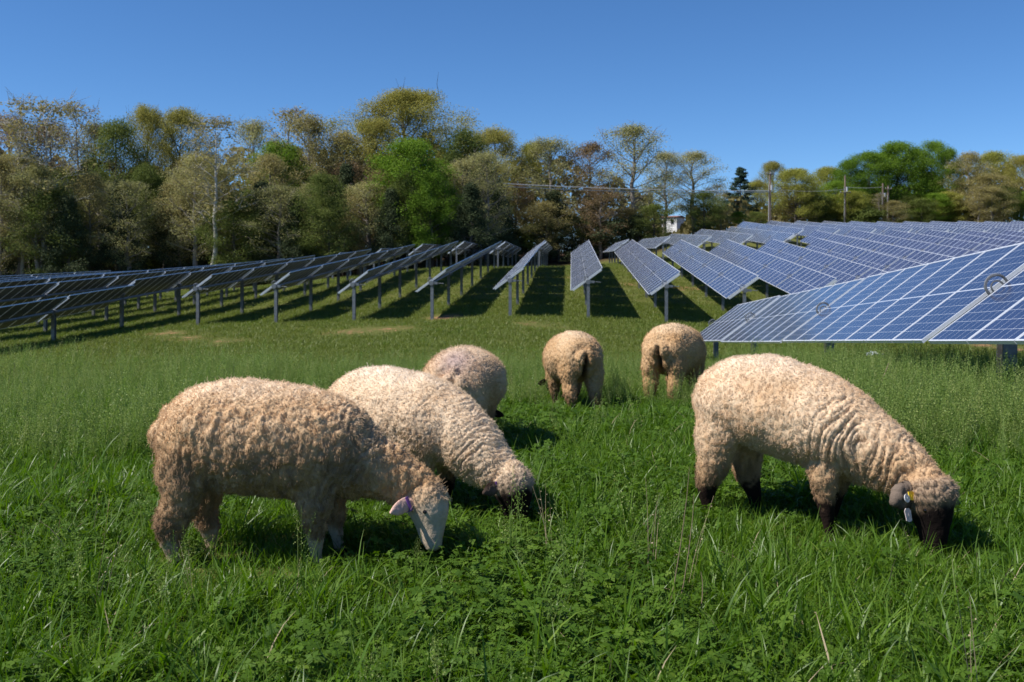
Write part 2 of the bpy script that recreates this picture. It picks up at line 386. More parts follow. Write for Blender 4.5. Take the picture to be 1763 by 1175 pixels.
# the near row on the right, running downhill away from the camera
near_posts = [3.3, 10.8, 18.25, 25.7, 32.6]
zn = lambda d: float(np.interp(d, [3.3, 10.8, 18.25, 25.7, 32.6], [1.50, 1.03, 0.545, 0.10, -0.36]))
tracker(U7 - 0.03, near_posts, zn, 'large near tracker row with big blue panels, right of the sheep', 'solar tracker rows near the camera', subs=True, first=False, tilt=math.radians(37))
def zmid(u, d0, d1):
    a, b = g1(u + .06 * d0, d0), g1(u + .06 * d1, d1); m = g1(u + .06 * (d0 + d1) / 2, (d0 + d1) / 2)
    lift = max(0.0, m + 1.45 - (a + b) / 2 - 1.85)
    return lambda d: a + (b - a) * (d - d0) / (d1 - d0) + 1.85 + lift
for k in range(-5, 21):
    u = U7 + (k - 7) * PITCH
    if k <= 0:
        d_far = 90.0; n = 6 if k < 0 else 7
        posts = [d_far - SPAN * 0.87 * i for i in range(7 + (1 if k <= 0 else 0))][::-1]
    elif k >= 12: posts = [50 + 7.5 * i for i in range(8)]
    elif k >= 8: posts = [50 + 7.1 * i for i in range(6)]
    else: posts = [50 + 6.67 * i for i in range(7)]
    if k == 0:
        zl = lambda d: float(np.interp(d, [36, 44, 50, 90], [-.70, -.16, 0.48, g1(u + 5.4, 90) + 1.85]))
        posts = [36.2, 43.6, 50.2, 57.5, 64.5, 71.5, 78.5, 85.5]
    else: zl = zmid(u, max(posts[0], 50), posts[-1])
    if k <= 0: lab = f'shaded tracker row seen from below, {ORD[k + 5]} of the rows running off to the left'
    elif k < 5: lab = f'tracker row with shaded underside and dark end post, {["fourth", "third", "second", "first"][k - 1]} left of the edge-on pale row'
    elif k == 5: lab = 'pale grey tracker row seen edge on, just left of the centre aisle'
    elif k == 6: lab = 'grey-faced tracker row seen end on, narrow, right of the centre aisle'
    elif k == 7: lab = 'blue tracker row just behind the farthest sheep, its end beam and post showing'
    else: lab = f'blue tracker row behind the near row, {["first", "second", "third", "fourth", "fifth", "sixth", "seventh", "eighth", "ninth", "tenth", "eleventh", "twelfth", "thirteenth"][k - 8]} row right of the farthest sheep'
    tracker(u, posts, zl, lab, G_MID)
for k in range(0, 24):
    u = U7 + (k - 7) * PITCH
    d0 = 94.5 if k < 12 else 107.5; n = 5 if k < 12 else 5
    if k >= 12 and u > 0.46 * 145: continue
    posts = [d0 + 7.6 * i for i in range(n + 1)]
    if k < 8: posts = posts[:5]
    zl = zmid(u, posts[0], posts[-1])
    tracker(u, posts, zl, f'far tracker row on the crest, {ORD[k]} of the far rows counted from the left', G_FAR, merged=True)

# fixed tables, cabinet and small things at the top of the field
def fixed_table(px, py, d, label):
    x = at(px, d); g = g1(x, d); r = empty('solar_table', (x, d, g)); tag(r, label, 'solar table', 'fixed tables beside the far trackers')
    zt = pz(py, d) - g; m = MB()
    rot = Matrix.Rotation(math.radians(20), 3, 'X')
    for i in range(4):
        o = obj('solar_panel', ME_panel, r); o.matrix_local = Matrix.Translation((-1.6 + i * 1.05, 0, zt)) @ rot.to_4x4()
    for sx in (-1.7, 1.7):
        b = MB(); b.tube([(sx, 0.2, -0.2), (sx, 0.2, zt)], 0.05, 6); obj('leg', b.mesh('leg', M_galv), r)
    b = MB(); b.tube([(-2.1, 0, zt - 0.1), (2.1, 0, zt - 0.1)], 0.05, 6); obj('beam', b.mesh('beam', M_galv), r)
fixed_table(1232, 401, 140, 'short fixed panel table standing left of the tan-topped stand, below the pine')
fixed_table(1286, 399, 142, 'short fixed panel table standing right of the tan-topped stand, below the round trees')
x, d = at(1262, 141), 141; g = g1(x, d); r = empty('stand', (x, d, g)); tag(r, 'small tan-topped stand between the two short panel tables', 'stand')
zt = pz(392, d) - g
b = MB(); b.box((0, 0, zt), (1.0, 0.8, 0.22)); obj('top', b.mesh('top', M_tan), r)
for sx in (-.4, .4):
    b = MB(); b.box((sx, 0, zt / 2 - .15), (0.1, 0.1, zt)); obj('leg', b.mesh('leg', M_galv), r)
x, d = at(1338, 150), 150; g = g1(x, d); r = empty('electrical_cabinet', (x, d, g)); tag(r, 'pale grey electrical cabinet right of the first utility pole', 'cabinet')
zt = pz(388, d) - g
b = MB(); b.box((0, 0, zt / 2), (1.5, 1.0, zt)); obj('body', b.mesh('body', M_cab), r)
b = MB(); b.box((0, 0, zt + 0.04), (1.66, 1.16, 0.08)); obj('roof', b.mesh('roof', M_cab), r)
for sx in (-.37, .37):
    b = MB(); b.box((sx, -0.515, zt / 2), (0.68, 0.03, zt - 0.3)); dd = obj('door', b.mesh('door', M_cab), r)
    b = MB(); b.box((sx * 0.25, -0.545, zt / 2), (0.05, 0.03, 0.25)); obj('handle', b.mesh('handle', M_galv), dd)

# utility poles and wires
def pole(px, ytop, ybase, d, label, arm, extra=True, lean=0.0):
    x = at(px, d); g = g1(x, d); r = empty('utility_pole', (x, d, g)); tag(r, label, 'utility pole', 'utility poles at the back of the solar field')
    h = pz(ytop, d) - g; b = MB(); b.tube([(0, 0, -0.5), (lean * h, 0, h)], [0.20, 0.14], 10); obj('shaft', b.mesh('shaft', M_wood), r)
    for fh, w, yaw in arm:
        b = MB(); rt = Matrix.Rotation(yaw, 3, 'Z'); b.box((lean * h * fh, -0.15, h * fh), (w, 0.12, 0.14), rot=rt); a = obj('crossarm', b.mesh('crossarm', M_wood), r)
        for sx in (-0.45, 0.0, 0.45):
            b = MB(); q = rt @ Vector((sx * w, 0, 0)); b.tube([(q.x + lean * h * fh, q.y - 0.15, h * fh + 0.07), (q.x + lean * h * fh, q.y - 0.15, h * fh + 0.27)], [0.05, 0.035], 6); obj('insulator', b.mesh('insulator', M_cab), a)
    if extra:
        b = MB(); b.tube([(0.28, -0.1, h * 0.72), (0.28, -0.1, h * 0.80)], 0.19, 10); obj('transformer', b.mesh('transformer', M_cab), r)
    b = MB(); b.tube([(-0.2, -0.14, 0.1), (-0.17, -0.14, h * 0.8)], 0.045, 6); obj('conduit', b.mesh('conduit', M_cable), r)
    return Vector((x, d, g + h))
p1 = pole(1325, 297, 397, 150, 'tallest utility pole in front of the round yellow-green trees', [(0.97, 1.3, 0.3)], lean=0.012)
p2 = pole(1455, 303, 390, 172, 'utility pole with a crossarm below its top, in front of the bright green trees', [(0.70, 2.0, 0.2)])
p3 = pole(1520, 316, 390, 176, 'left pole of the close pair of utility poles at the back of the field', [(0.78, 1.6, 0.5)])
p4 = pole(1529, 320, 390, 178, 'right pole of the close pair of utility poles at the back of the field', [(0.93, 1.2, 0.1)], False)
def wire(a, b, sag, r, label):
    pts = [a.lerp(b, t) + Vector((0, 0, -4 * sag * t * (1 - t))) for t in np.linspace(0, 1, 17)]
    m = MB(); m.tube(pts, r, 5); tag(obj('overhead_wire', m.mesh('overhead_wire', M_cable)), label, 'wire', 'overhead wires')
pl = Vector((at(790, 128), 128, pz(312, 128)))
wire(pl, Vector((p1.x, p1.y, pz(329, 150))), 0.35, 0.06, 'upper pale wire strung across the trees to the tallest utility pole')
wire(pl + Vector((0, 0, -0.35)), Vector((p1.x, p1.y, pz(331, 150))), 0.45, 0.05, 'lower pale wire strung just under the upper one across the trees')
wire(Vector((p1.x, p1.y, pz(325, 150))), Vector((p2.x, p2.y, pz(326, 172))), 0.4, 0.03, 'thin wire between the tallest pole and the pole with the crossarm')
wire(Vector((p2.x, p2.y, pz(322, 172))), Vector((p3.x, p3.y, pz(322, 176))), 0.2, 0.03, 'thin wire between the crossarm pole and the close pair of poles')

# the white house seen through the gap in the trees
d = 205; x = at(1156, d); g = pz(386, d); r = empty('white_house', (x, d, g)); tag(r, 'small white house with a red-brown roof, glimpsed through the gap in the trees', 'house'); r.rotation_euler.z = math.radians(-30); r.scale = (.78, .78, .9)
b = MB(); b.box((0, 0, 0.2), (5.2, 6, 2.6)); b.box((0, 0, -3.0), (5.4, 6.2, 3.8)); obj('wall', b.mesh('wall', M_white), r)
b = MB(); b.add([(-2.9,-3.3,1.5),(2.9,-3.3,1.5),(2.9,0,1.85),(-2.9,0,1.85),(-2.9,3.3,1.5),(2.9,3.3,1.5),(-2.9,-3.3,1.38),(2.9,-3.3,1.38),(2.9,3.3,1.38),(-2.9,3.3,1.38)], [(0,1,2,3),(3,2,5,4),(6,7,1,0),(1,7,8,5,2),(0,3,4,9,6),(9,8,7,6),(4,5,8,9)]); obj('roof', b.mesh('roof', M_roof), r)
for sx in (-1.5, 1.4):
    b = MB(); b.box((sx, -3.03, 0.35), (0.95, 0.06, 1.15)); w = obj('window', b.mesh('window', M_white), r)
    b = MB(); b.box((sx, -3.07, 0.35), (0.8, 0.04, 1.0)); obj('pane', b.mesh('pane', M_dark), w)

# crumpled sheet lying in the meadow under the near row
x, d = pix_ground(1505, 618)
v, f = [], []
for i in range(9):
    for j in range(6):
        q = np.array([[i * 1.7, j * 1.9, 2.2]]); v.append((i * .075 - .3 + .05 * vnoise(q, 1)[0], j * .08 - .2, .10 + .12 * vnoise(q * 1.3, 2)[0] + .10 * math.exp(-((i - 3) / 2.2) ** 2)))
f = [(i * 6 + j, i * 6 + 6 + j, i * 6 + 7 + j, i * 6 + 1 + j) for i in range(8) for j in range(5)]
v += [(a, b_, c - .012) for a, b_, c in v]; f += [tuple(k + 54 for k in q[::-1]) for q in f]
zs = g1(x, d) + .02
tag(obj('plastic_sheet', mesh_np('plastic_sheet', v, f, [M_sheet]), None, (x, d, max(zs, g1(x, d)))), 'crumpled white plastic sheet lying in the grass under the near tracker row', 'plastic sheet')
# ------------------------------------------------------------------ trees
LEAF_K = 1.85
M_bark = simple('grey_brown_bark', (0.085, 0.07, 0.055), 0.9, 0, 0.35, 5)
M_barkw = simple('white_sycamore_bark', (0.40, 0.38, 0.335), 0.85, 0, 0.45, 2.0)
M_barkg = simple('pale_grey_bark', (0.22, 0.19, 0.165), 0.85, 0, 0.3, 4)
def lm(name, a, b, c, tr=0.3):
    a, b, c = [tuple(q * LEAF_K for q in x) for x in (a, b, c)]
    return leafy(name, [(0.1, a), (0.5, b), (0.9, c)], 0.7, tr, 0.06, 'tint', 1.2)
M_olive = lm('olive_spring_leaves', (0.10, 0.098, 0.024), (0.16, 0.15, 0.038), (0.23, 0.205, 0.06))
M_yel = lm('yellow_green_leaves', (0.095, 0.105, 0.022), (0.155, 0.16, 0.034), (0.215, 0.205, 0.05))
M_grn = lm('bright_green_leaves', (0.034, 0.066, 0.008), (0.072, 0.122, 0.014), (0.13, 0.185, 0.027))
M_mid = lm('mid_green_leaves', (0.042, 0.058, 0.015), (0.07, 0.088, 0.022), (0.11, 0.125, 0.035))
M_pale = lm('pale_green_leaves', (0.12, 0.125, 0.05), (0.175, 0.17, 0.07), (0.24, 0.22, 0.10))
M_brn = lm('red_brown_buds', (0.085, 0.060, 0.032), (0.13, 0.09, 0.046), (0.19, 0.135, 0.07), 0.15)
M_tanl = lm('tan_olive_leaves', (0.105, 0.095, 0.038), (0.16, 0.14, 0.056), (0.225, 0.195, 0.082))
M_drk = lm('dark_cedar_needles', (0.018, 0.026, 0.012), (0.03, 0.04, 0.018), (0.05, 0.058, 0.028), 0.1)
M_pin = lm('blue_dark_pine_needles', (0.012, 0.024, 0.016), (0.02, 0.036, 0.024), (0.034, 0.052, 0.034), 0.1)
PROF = {'round': lambda t: math.sqrt(max(0.05, 1 - (2 * t - 0.72) ** 2 / 1.75)) * (1 - .25 * t), 'vase': lambda t: 0.45 + 0.6 * t - 0.55 * max(0, t - .7) * 2, 'cone': lambda t: 1.02 - t, 'oval': lambda t: math.sin(math.pi * min(1, 0.12 + 0.86 * t)) ** 0.7}
def rv(rg): 
    v = rg.normal(size=3); return Vector(v / np.linalg.norm(v))
def tree_proto(seed, H, R, cb, prof, nl, nleaf, ls, clump, bark, leaf, up=0.5, twig=0, tr=0.016, droop=0.0, flat=1.0, shell=90):
    rg = np.random.default_rng(seed); wood = MB(); pts = []; pf = PROF[prof]
    nT = 9; ax = rg.normal(size=2) * 0.02 * H
    tp = [Vector((ax[0] * math.sin(2.2 * i / nT) + rg.normal() * .006 * H, ax[1] * math.sin(1.7 * i / nT) + rg.normal() * .006 * H, H * 0.95 * i / nT)) for i in range(nT + 1)]
    tp[0] = Vector((0, 0, -1.0)); r0 = H * tr
    tw = [r0 * (1.25 if i == 0 else (1 - i / nT) ** 0.8 + 0.06) for i in range(nT + 1)]
    wood.tube(tp, tw, 7)
    def along(P, t):
        q = t * (len(P) - 1); i = min(int(q), len(P) - 2); return P[i].lerp(P[i + 1], q - i)
    for i in range(nl):
        t = (i + 0.5 + rg.uniform(-.4, .4)) / nl; hf = cb + (0.97 - cb) * t
        az = i * 2.4 + rg.uniform(-.5, .5); L = R * pf(t) * rg.uniform(0.72, 1.15)
        if L < 0.25: L = 0.25
        el = up * (0.35 + 0.9 * t) + rg.uniform(-.18, .18) - droop
        p = along(tp, hf / 0.95 if hf < 0.95 else 1); d = Vector((math.cos(az) * math.cos(el), math.sin(az) * math.cos(el), math.sin(el)))
        P = [p]; 
        for s in range(4):
            d = (d + rv(rg) * 0.16 + Vector((0, 0, 0.10 * up))).normalized(); e = P[-1] + d * L / 4
            if prof != 'cone' and e.z > H * .96: e.z = H * .96 - .1 * s
            P.append(e)
        rr = max(0.035, r0 * 0.42 * (1 - t * 0.7)); wood.tube(P, [rr, rr * .75, rr * .5, rr * .32, rr * .15], 5, cap=False)
        for s in range(4 if prof != 'cone' else 3):
            a = rg.uniform(0.3, 1.0); q = along(P, a); d2 = (d + rv(rg) * 0.85 + Vector((0, 0, .15 * up))).normalized(); l2 = L * rg.uniform(.25, .5)
            Q = [q, q + d2 * l2 * .5 + rv(rg) * l2 * .06, q + d2 * l2]
            wood.tube(Q, [rr * .35, rr * .22, rr * .1], 4, cap=False)
            for k in range(5): pts.append((Q[0].lerp(Q[2], 0.25 + 0.75 * k / 4), clump * rg.uniform(.6, 1.25), rg.uniform(-.22, .22)))
            for k in range(twig):
                e = Q[0].lerp(Q[2], rg.uniform(.15, 1)); d3 = (d2 + rv(rg) * .8).normalized(); wood.tube([e, e + d3 * l2 * rg.uniform(.4, .9)], [.022, .008], 3, cap=False)
        for k in range(2): pts.append((along(P, rg.uniform(.55, 1)), clump * rg.uniform(.5, 1), rg.uniform(-.2, .2)))
    if prof != 'cone':
        zc_, hz_ = H * (1 + cb) / 2, H * (1 - cb) / 2
        lobes = []
        for k in range(9):
            ph = k * 2.4 + rg.uniform(-.5, .5); ct = rg.uniform(-.6, .85); st_ = math.sqrt(1 - ct * ct); q = rg.uniform(.35, .68)
            lobes.append((Vector((math.cos(ph) * st_ * R * q, math.sin(ph) * st_ * R * q, zc_ + hz_ * ct * q)), rg.uniform(.28, .46), rg.uniform(-.24, .24)))
        for k in range(shell):                                    # leaf clumps over the lobes of the crown
            lc, lr, lt = lobes[k % 9]; u_ = rv(rg); u_.z = abs(u_.z) * .9 + u_.z * .1
            pts.append((lc + Vector((u_.x * R * lr, u_.y * R * lr, u_.z * hz_ * lr)), clump * rg.uniform(.45, 1.0), lt + rg.uniform(-.12, .12)))
        def inside(p_):
            e = math.sqrt((p_.x / R) ** 2 + (p_.y / R) ** 2 + ((p_.z - zc_) / hz_) ** 2)
            return p_ if e < .97 else Vector((p_.x / e * .95, p_.y / e * .95, zc_ + (p_.z - zc_) / e * .95))
        pts = [(inside(p_), a_, b_) for p_, a_, b_ in pts]
    c = np.array([tuple(p) for p, _, _ in pts]); sg = np.array([s for _, s, _ in pts]); tn = np.array([s for _, _, s in pts])
    wsel = sg ** 1.5; idx = rg.choice(len(c), nleaf, p=wsel / wsel.sum())
    g = rg.normal(size=(nleaf, 3)); g /= np.maximum(1, np.linalg.norm(g, axis=1, keepdims=True) / 1.7); pos = c[idx] + g * sg[idx, None] * np.array([1, 1, 0.8 * flat]) * 0.75
    pos[:, 2] = np.maximum(pos[:, 2], 0.15)
    n = rg.normal(size=(nleaf, 3)) + np.array([0, 0, 0.7]) + g * 0.6; n /= np.linalg.norm(n, axis=1, keepdims=True)
    a = np.cross(n, rg.normal(size=(nleaf, 3))); a /= np.linalg.norm(a, axis=1, keepdims=True); b = np.cross(n, a)
    s = ls * rg.uniform(.55, 1.3, (nleaf, 1))
    v = np.stack([pos - a * s, pos + b * s * .55 + n * s * .1, pos + a * s, pos - b * s * .55 - n * s * .1], 1).reshape(-1, 3)
    f = np.arange(nleaf * 4).reshape(-1, 4)
    crown = mesh_np('crown', v, f, [leaf]); tv = np.clip(0.5 + tn[idx] + rg.normal(size=nleaf) * .13, 0, 1)
    at_ = crown.attributes.new('tint', 'FLOAT', 'FACE'); at_.data.foreach_set('value', tv.astype(np.float32))
    zmax = max(np.percentile(v[:, 2], 99.5), 0.1); rx = np.percentile(np.hypot(v[:, 0], v[:, 1]), 88)
    return wood.mesh('trunk', bark, smooth=True), crown, zmax, rx
PR = {
 'olive':  [tree_proto(s, h_, r_, .26, 'round', 46, n_, .09, .95, M_bark, M_olive, .75, shell=k_) for s, h_, r_, n_, k_ in ((11, 27, 10.5, 90000, 150), (12, 21, 7.4, 46000, 90), (13, 21, 7.4, 46000, 90))],
 'yellow': [tree_proto(s, 17, 5.8, .2, 'round', 40, 38000, .095, .9, M_bark, M_yel, .7) for s in (21, 22)],
 'green':  [tree_proto(s, 18, 5.2, .12, 'oval', 40, 46000, .095, .95, M_bark, M_grn, .55) for s in (31, 32)],
 'mid':    [tree_proto(s, 16, 4.8, .10, 'oval', 36, 27000, .10, .9, M_bark, M_mid, .55) for s in (41, 42, 43)],
 'pale':   [tree_proto(s, 20, 5.0, .22, 'oval', 36, 16000, .09, .85, M_barkg, M_pale, .85, 2, shell=36) for s in (51, 52, 53)],
 'brown':  [tree_proto(s, 18, 5.0, .18, 'oval', 36, 18000, .09, .85, M_barkg, M_brn, .75, 2, shell=36) for s in (61, 62)],
 'tan':    [tree_proto(s, 17, 5.0, .15, 'oval', 36, 22000, .095, .9, M_barkg, M_tanl, .65, 1) for s in (71, 72)],
 'white':  [tree_proto(s, 21, 4.6, .32, 'vase', 24, 2200, .13, .8, M_barkw, M_tanl, .95, 5, .0088, shell=8) for s in (81, 82, 83)],
 'bare':   [tree_proto(s, 21, 3.8, .35, 'vase', 26, 2200, .12, .8, M_barkg, M_tanl, 1.0, 5, .011, shell=8) for s in (91, 92)],
 'cedar':  [tree_proto(s, 12, 3.6, .03, 'cone', 50, 26000, .10, .6, M_bark, M_drk, .25) for s in (101, 102)],
 'pine':   [tree_proto(s, 16, 4.2, .25, 'cone', 36, 12000, .16, .6, M_bark, M_pin, .15, flat=.5) for s in (111,)],
 'shrub':  [tree_proto(s, 5.5, 3.2, .04, 'round', 24, 8000, .14, .7, M_bark, m_, .6, shell=14) for s, m_ in ((121, M_mid), (122, M_drk), (123, M_mid))],
}
CNT = {}
def tree(kind, px, ytop, wpx, d, label, group='trees at the edge of the field', variant=None, name=None):
    n = CNT.get(kind, 0); CNT[kind] = n + 1
    tm, cm, zmax, rx = PR[kind][(n if variant is None else variant) % len(PR[kind])]
    x = at(px, d); g = g1(x, d); H = max(2.0, pz(ytop, d) - g); sz = H / zmax; sx = (wpx / 2 / F * d) / rx
    sx *= (1.2 if d < 165 else 1.0) if kind not in ('cedar', 'pine', 'shrub') else 1.05; sx = min(max(sx, sz * 0.5), sz * 2.0)
    nm = name or {'cedar': 'cedar_tree', 'pine': 'pine_tree', 'shrub': 'bush', 'white': 'sycamore_tree', 'bare': 'bare_tree'}.get(kind, 'leafy_tree')
    r = empty(nm, (x, d, g)); tag(r, label, 'bush' if kind == 'shrub' else 'tree', group)
    a = (n * 1.93 + px * 0.37) % 6.283
    for part, me in (('trunk', tm), ('crown', cm)):
        o = obj(part, me, r); o.matrix_local = Matrix.Rotation(a, 4, 'Z') @ Matrix.Diagonal((sx, sx, sz, 1))
    return r
LT = 'trees of the wood behind the left rows'; CT = 'trees of the wood behind the centre rows'; RT = 'trees behind the right rows'
T = [
 ('brown', 8, 198, 120, 126, 'brown budding tree in the far left corner of the wood', LT),
 ('white', 66, 172, 120, 109, 'tall bare tree with a straight white trunk, leftmost of the white trunks', LT),
 ('white', 40, 205, 80, 110, 'shorter pale-trunked bare tree just left of the tallest white trunk', LT),
 ('brown', 92, 210, 90, 128, 'brown budding tree behind the leftmost white trunk', LT),
 ('bare', 130, 178, 66, 124, 'tall thin bare grey tree right of the leftmost white trunk', LT),
 ('pale', 168, 212, 70, 127, 'sparse pale green tree between the bare grey tree and a dark green crown', LT),
 ('mid', 203, 208, 84, 122, 'dark green crown standing left of the twin yellow-olive crowns', LT),
 ('olive', 250, 184, 82, 127, 'left of the twin yellow-olive crowns high in the left wood', LT, 1),
 ('olive', 316, 190, 96, 129, 'right of the twin yellow-olive crowns high in the left wood', LT, 2),
 ('white', 368, 204, 100, 109, 'forked white-trunked sycamore right of the twin yellow-olive crowns', LT),
 ('tan', 345, 265, 90, 124, 'tan budding tree behind the forked sycamore', LT),
 ('pale', 440, 208, 72, 126, 'thin blue-green tree standing in the notch of the treeline', LT),
 ('green', 476, 246, 90, 124, 'fresh green tree low in the notch of the treeline', LT, 1),
 ('bare', 500, 184, 84, 131, 'tall bare grey tree behind an orange-tinged olive crown', LT),
 ('tan', 528, 199, 92, 126, 'orange-tinged olive crown left of the big domed tree', LT),
 ('tan', 592, 228, 84, 128, 'pale tan crown at the left foot of the big domed tree', LT),
 ('olive', 706, 160, 205, 134, 'biggest domed yellow-olive tree, highest in the wood', CT, 0),
 ('olive', 650, 205, 100, 130, 'olive shoulder crown on the left flank of the big domed tree', CT, 1),
 ('mid', 796, 226, 84, 126, 'dark olive crown on the right flank of the big domed tree', CT),
 ('green', 712, 242, 112, 112, 'bright green dense tree standing in front of the big domed tree', CT, 0),
 ('green', 745, 300, 70, 109, 'bright green lower crown at the right foot of the bright green tree', CT, 1),
 ('olive', 852, 222, 112, 148, 'yellow-olive round crown right of the dark olive crown', CT, 2),
 ('yellow', 915, 246, 60, 151, 'narrow yellow-green crown between two paler crowns', CT),
 ('pale', 950, 238, 96, 147, 'pale straw-green tree left of the red-brown tree', CT),
 ('brown', 1012, 246, 84, 149, 'red-brown budding tree in the middle of the wood', CT),
 ('pale', 1090, 217, 108, 148, 'tall pale green see-through tree right of the red-brown tree', CT),
 ('pale', 1143, 262, 60, 158, 'thin see-through tree left of the gap with the white house', CT),
 ('pale', 1196, 261, 96, 160, 'rounded see-through tree with sky behind it over the white house', CT, 1),
 ('mid', 1212, 330, 58, 150, 'dark olive tree right of the white house', CT),
 ('tan', 1248, 332, 38, 178, 'dull olive tree below the lone dark pine', RT),
 ('pine', 1275, 290, 46, 172, 'lone dark blue-green pine rising in the gap', RT),
 ('bare', 1236, 318, 34, 195, 'thin bare tree left of the lone dark pine', RT),
 ('olive', 1328, 279, 62, 178, 'left of the two round yellow-green trees behind the tallest pole', RT, 1),
 ('yellow', 1370, 291, 92, 172, 'right of the two round yellow-green trees behind the tallest pole', RT, 0),
 ('yellow', 1428, 288, 76, 186, 'yellow-green crown between the round trees and the bright green group', RT, 1),
 ('green', 1492, 263, 84, 184, 'left end crown of the bright green group behind the poles', RT, 1),
 ('green', 1545, 246, 100, 186, 'middle crown of the bright green group behind the poles', RT, 0),
 ('green', 1606, 244, 72, 185, 'right end crown of the bright green group behind the poles', RT, 1),
 ('green', 1465, 276, 58, 181, 'small leftmost crown of the bright green group, lower than the rest', RT, 0),
 ('green', 1522, 262, 58, 188, 'crown between the left end and the middle of the bright green group', RT, 1),
 ('green', 1578, 256, 58, 188, 'crown between the middle and the right end of the bright green group', RT, 1),
 ('green', 1634, 258, 52, 183, 'darker slim crown at the right edge of the bright green group', RT, 0),
 ('tan', 1668, 263, 74, 180, 'tan-olive crown just right of the bright green group', RT),
 ('yellow', 1715, 262, 80, 186, 'yellow-green crown near the right end of the treeline', RT),
 ('olive', 1755, 268, 90, 178, 'olive crown closing the right end of the treeline', RT, 2),
 ('tan', 1700, 300, 90, 176, 'tan crown low in front at the right end of the treeline', RT),
 ('olive', 1790, 262, 90, 184, 'olive crown cut by the right edge of the photograph', RT, 1),
]
for t in T: tree(*t[:7], variant=t[7] if len(t) > 7 else None)
# under-storey: each one its own tree, told apart by its order along the wood
rg = np.random.default_rng(5)
U = []
xs_l = np.linspace(-20, 838, 40)
kl = ['cedar', 'mid', 'tan', 'cedar', 'brown', 'tan', 'mid', 'cedar', 'pale', 'mid', 'pale', 'brown']
for i, px in enumerate(xs_l):
    k = kl[(i * 5 + i // 7) % len(kl)]
    if 640 < px < 770 and k != 'shrub': k = ['mid', 'brown', 'cedar'][i % 3]
    top = {'cedar': 318, 'mid': 318, 'tan': 300, 'brown': 290, 'shrub': 395, 'pale': 295}[k] + rg.uniform(-34, 30)
    U.append((k, px + rg.uniform(-9, 9), top, rg.uniform(62, 96), rg.uniform(107, 119) if k != 'shrub' else 104.5))
for i, px in enumerate(np.linspace(-10, 840, 26)):
    U.append((['mid', 'cedar', 'brown', 'tan'][i % 4], px + rg.uniform(-8, 8), 300 + rg.uniform(-40, 30), rg.uniform(70, 100), rg.uniform(124, 140)))
for i, px in enumerate(np.linspace(846, 1126, 13)):
    U.append((['mid', 'cedar', 'tan', 'shrub', 'brown', 'cedar'][(i * 5) % 6], px, 338 + rg.uniform(-25, 35) + (45 if (i * 5) % 6 == 3 else 0), rg.uniform(54, 80), rg.uniform(142, 147)))
for i, px in enumerate(np.linspace(1212, 1300, 4)): U.append((['mid', 'tan', 'green', 'mid'][i], px, 360 + rg.uniform(-8, 8), 56, rg.uniform(160, 168)))
for i, px in enumerate(np.linspace(1300, 1800, 22)):
    U.append((['yellow', 'mid', 'tan', 'shrub', 'green', 'mid', 'bare'][(i * 3) % 7], px, 325 + rg.uniform(-15, 25) + (38 if (i * 3) % 7 == 3 else 0), rg.uniform(54, 82), rg.uniform(172, 182)))
DESC = {'cedar': 'dark cedar', 'mid': 'dull green understorey tree', 'tan': 'tan budding understorey tree', 'brown': 'red-brown understorey tree', 'shrub': 'low leafy bush', 'pale': 'thin pale understorey tree', 'yellow': 'yellow-green understorey tree', 'green': 'fresh green understorey tree', 'bare': 'thin bare understorey tree'}
for k in DESC:
    row = sorted([u for u in U if u[0] == k], key=lambda u: u[1])
    for i, u in enumerate(row):
        o = ORD[i] if i < len(ORD) else f'{i + 1}th'
        where = 'behind the shaded left rows' if u[1] < 560 else 'behind the centre rows' if u[1] < 1290 else 'behind the blue right rows'
        tree(*u, f'{DESC[k]} {where}, ' + (f'{o} such tree from the left' if i else 'leftmost such tree'), 'under-storey trees of the wood')
# the far wood on the hill behind, one mass
v0, f0 = [], []
rg = np.random.default_rng(9); n = 26000
pxs = rg.uniform(-150, 1950, n); dd = np.where(pxs < 840, rg.uniform(142, 170, n), np.where(pxs < 1290, rg.uniform(166, 200, n), rg.uniform(190, 215, n)))
xw = (pxs - CX) / F * dd; gz = ground(xw, dd)
topy = np.interp(pxs, [-150, 200, 560, 700, 830, 1000, 1120, 1140, 1165, 1190, 1300, 1500, 1950], [270, 285, 275, 250, 270, 300, 330, 402, 402, 350, 352, 310, 300]) + fbm(np.stack([pxs * .03, pxs * 0, pxs * 0], 1), 2) * 26
hz = np.maximum(0.2, (CAM_Z - (topy - HY) / F * dd) - gz) * rg.uniform(0, 1, n) ** 0.8
pos = np.stack([xw, dd, gz + hz], 1); nn = rg.normal(size=(n, 3)); nn /= np.linalg.norm(nn, axis=1, keepdims=True)
a = np.cross(nn, rg.normal(size=(n, 3))); a /= np.linalg.norm(a, axis=1, keepdims=True); b = np.cross(nn, a); s = rg.uniform(.35, .8, (n, 1))
v = np.stack([pos - a * s, pos + b * s * .6, pos + a * s, pos - b * s * .6], 1).reshape(-1, 3)
me = mesh_np('far_wood', v, np.arange(n * 4).reshape(-1, 4), [lm('far_wood_leaves', (0.05, 0.045, 0.022), (0.085, 0.075, 0.032), (0.13, 0.11, 0.045))])
q = me.attributes.new('tint', 'FLOAT', 'FACE'); q.data.foreach_set('value', np.clip(.5 + fbm(pos * np.array([.12, .12, .2]), 2) * .5 + rg.normal(size=n) * .1, 0, 1).astype(np.float32))
tag(obj('far_woodland', me), kind='stuff')
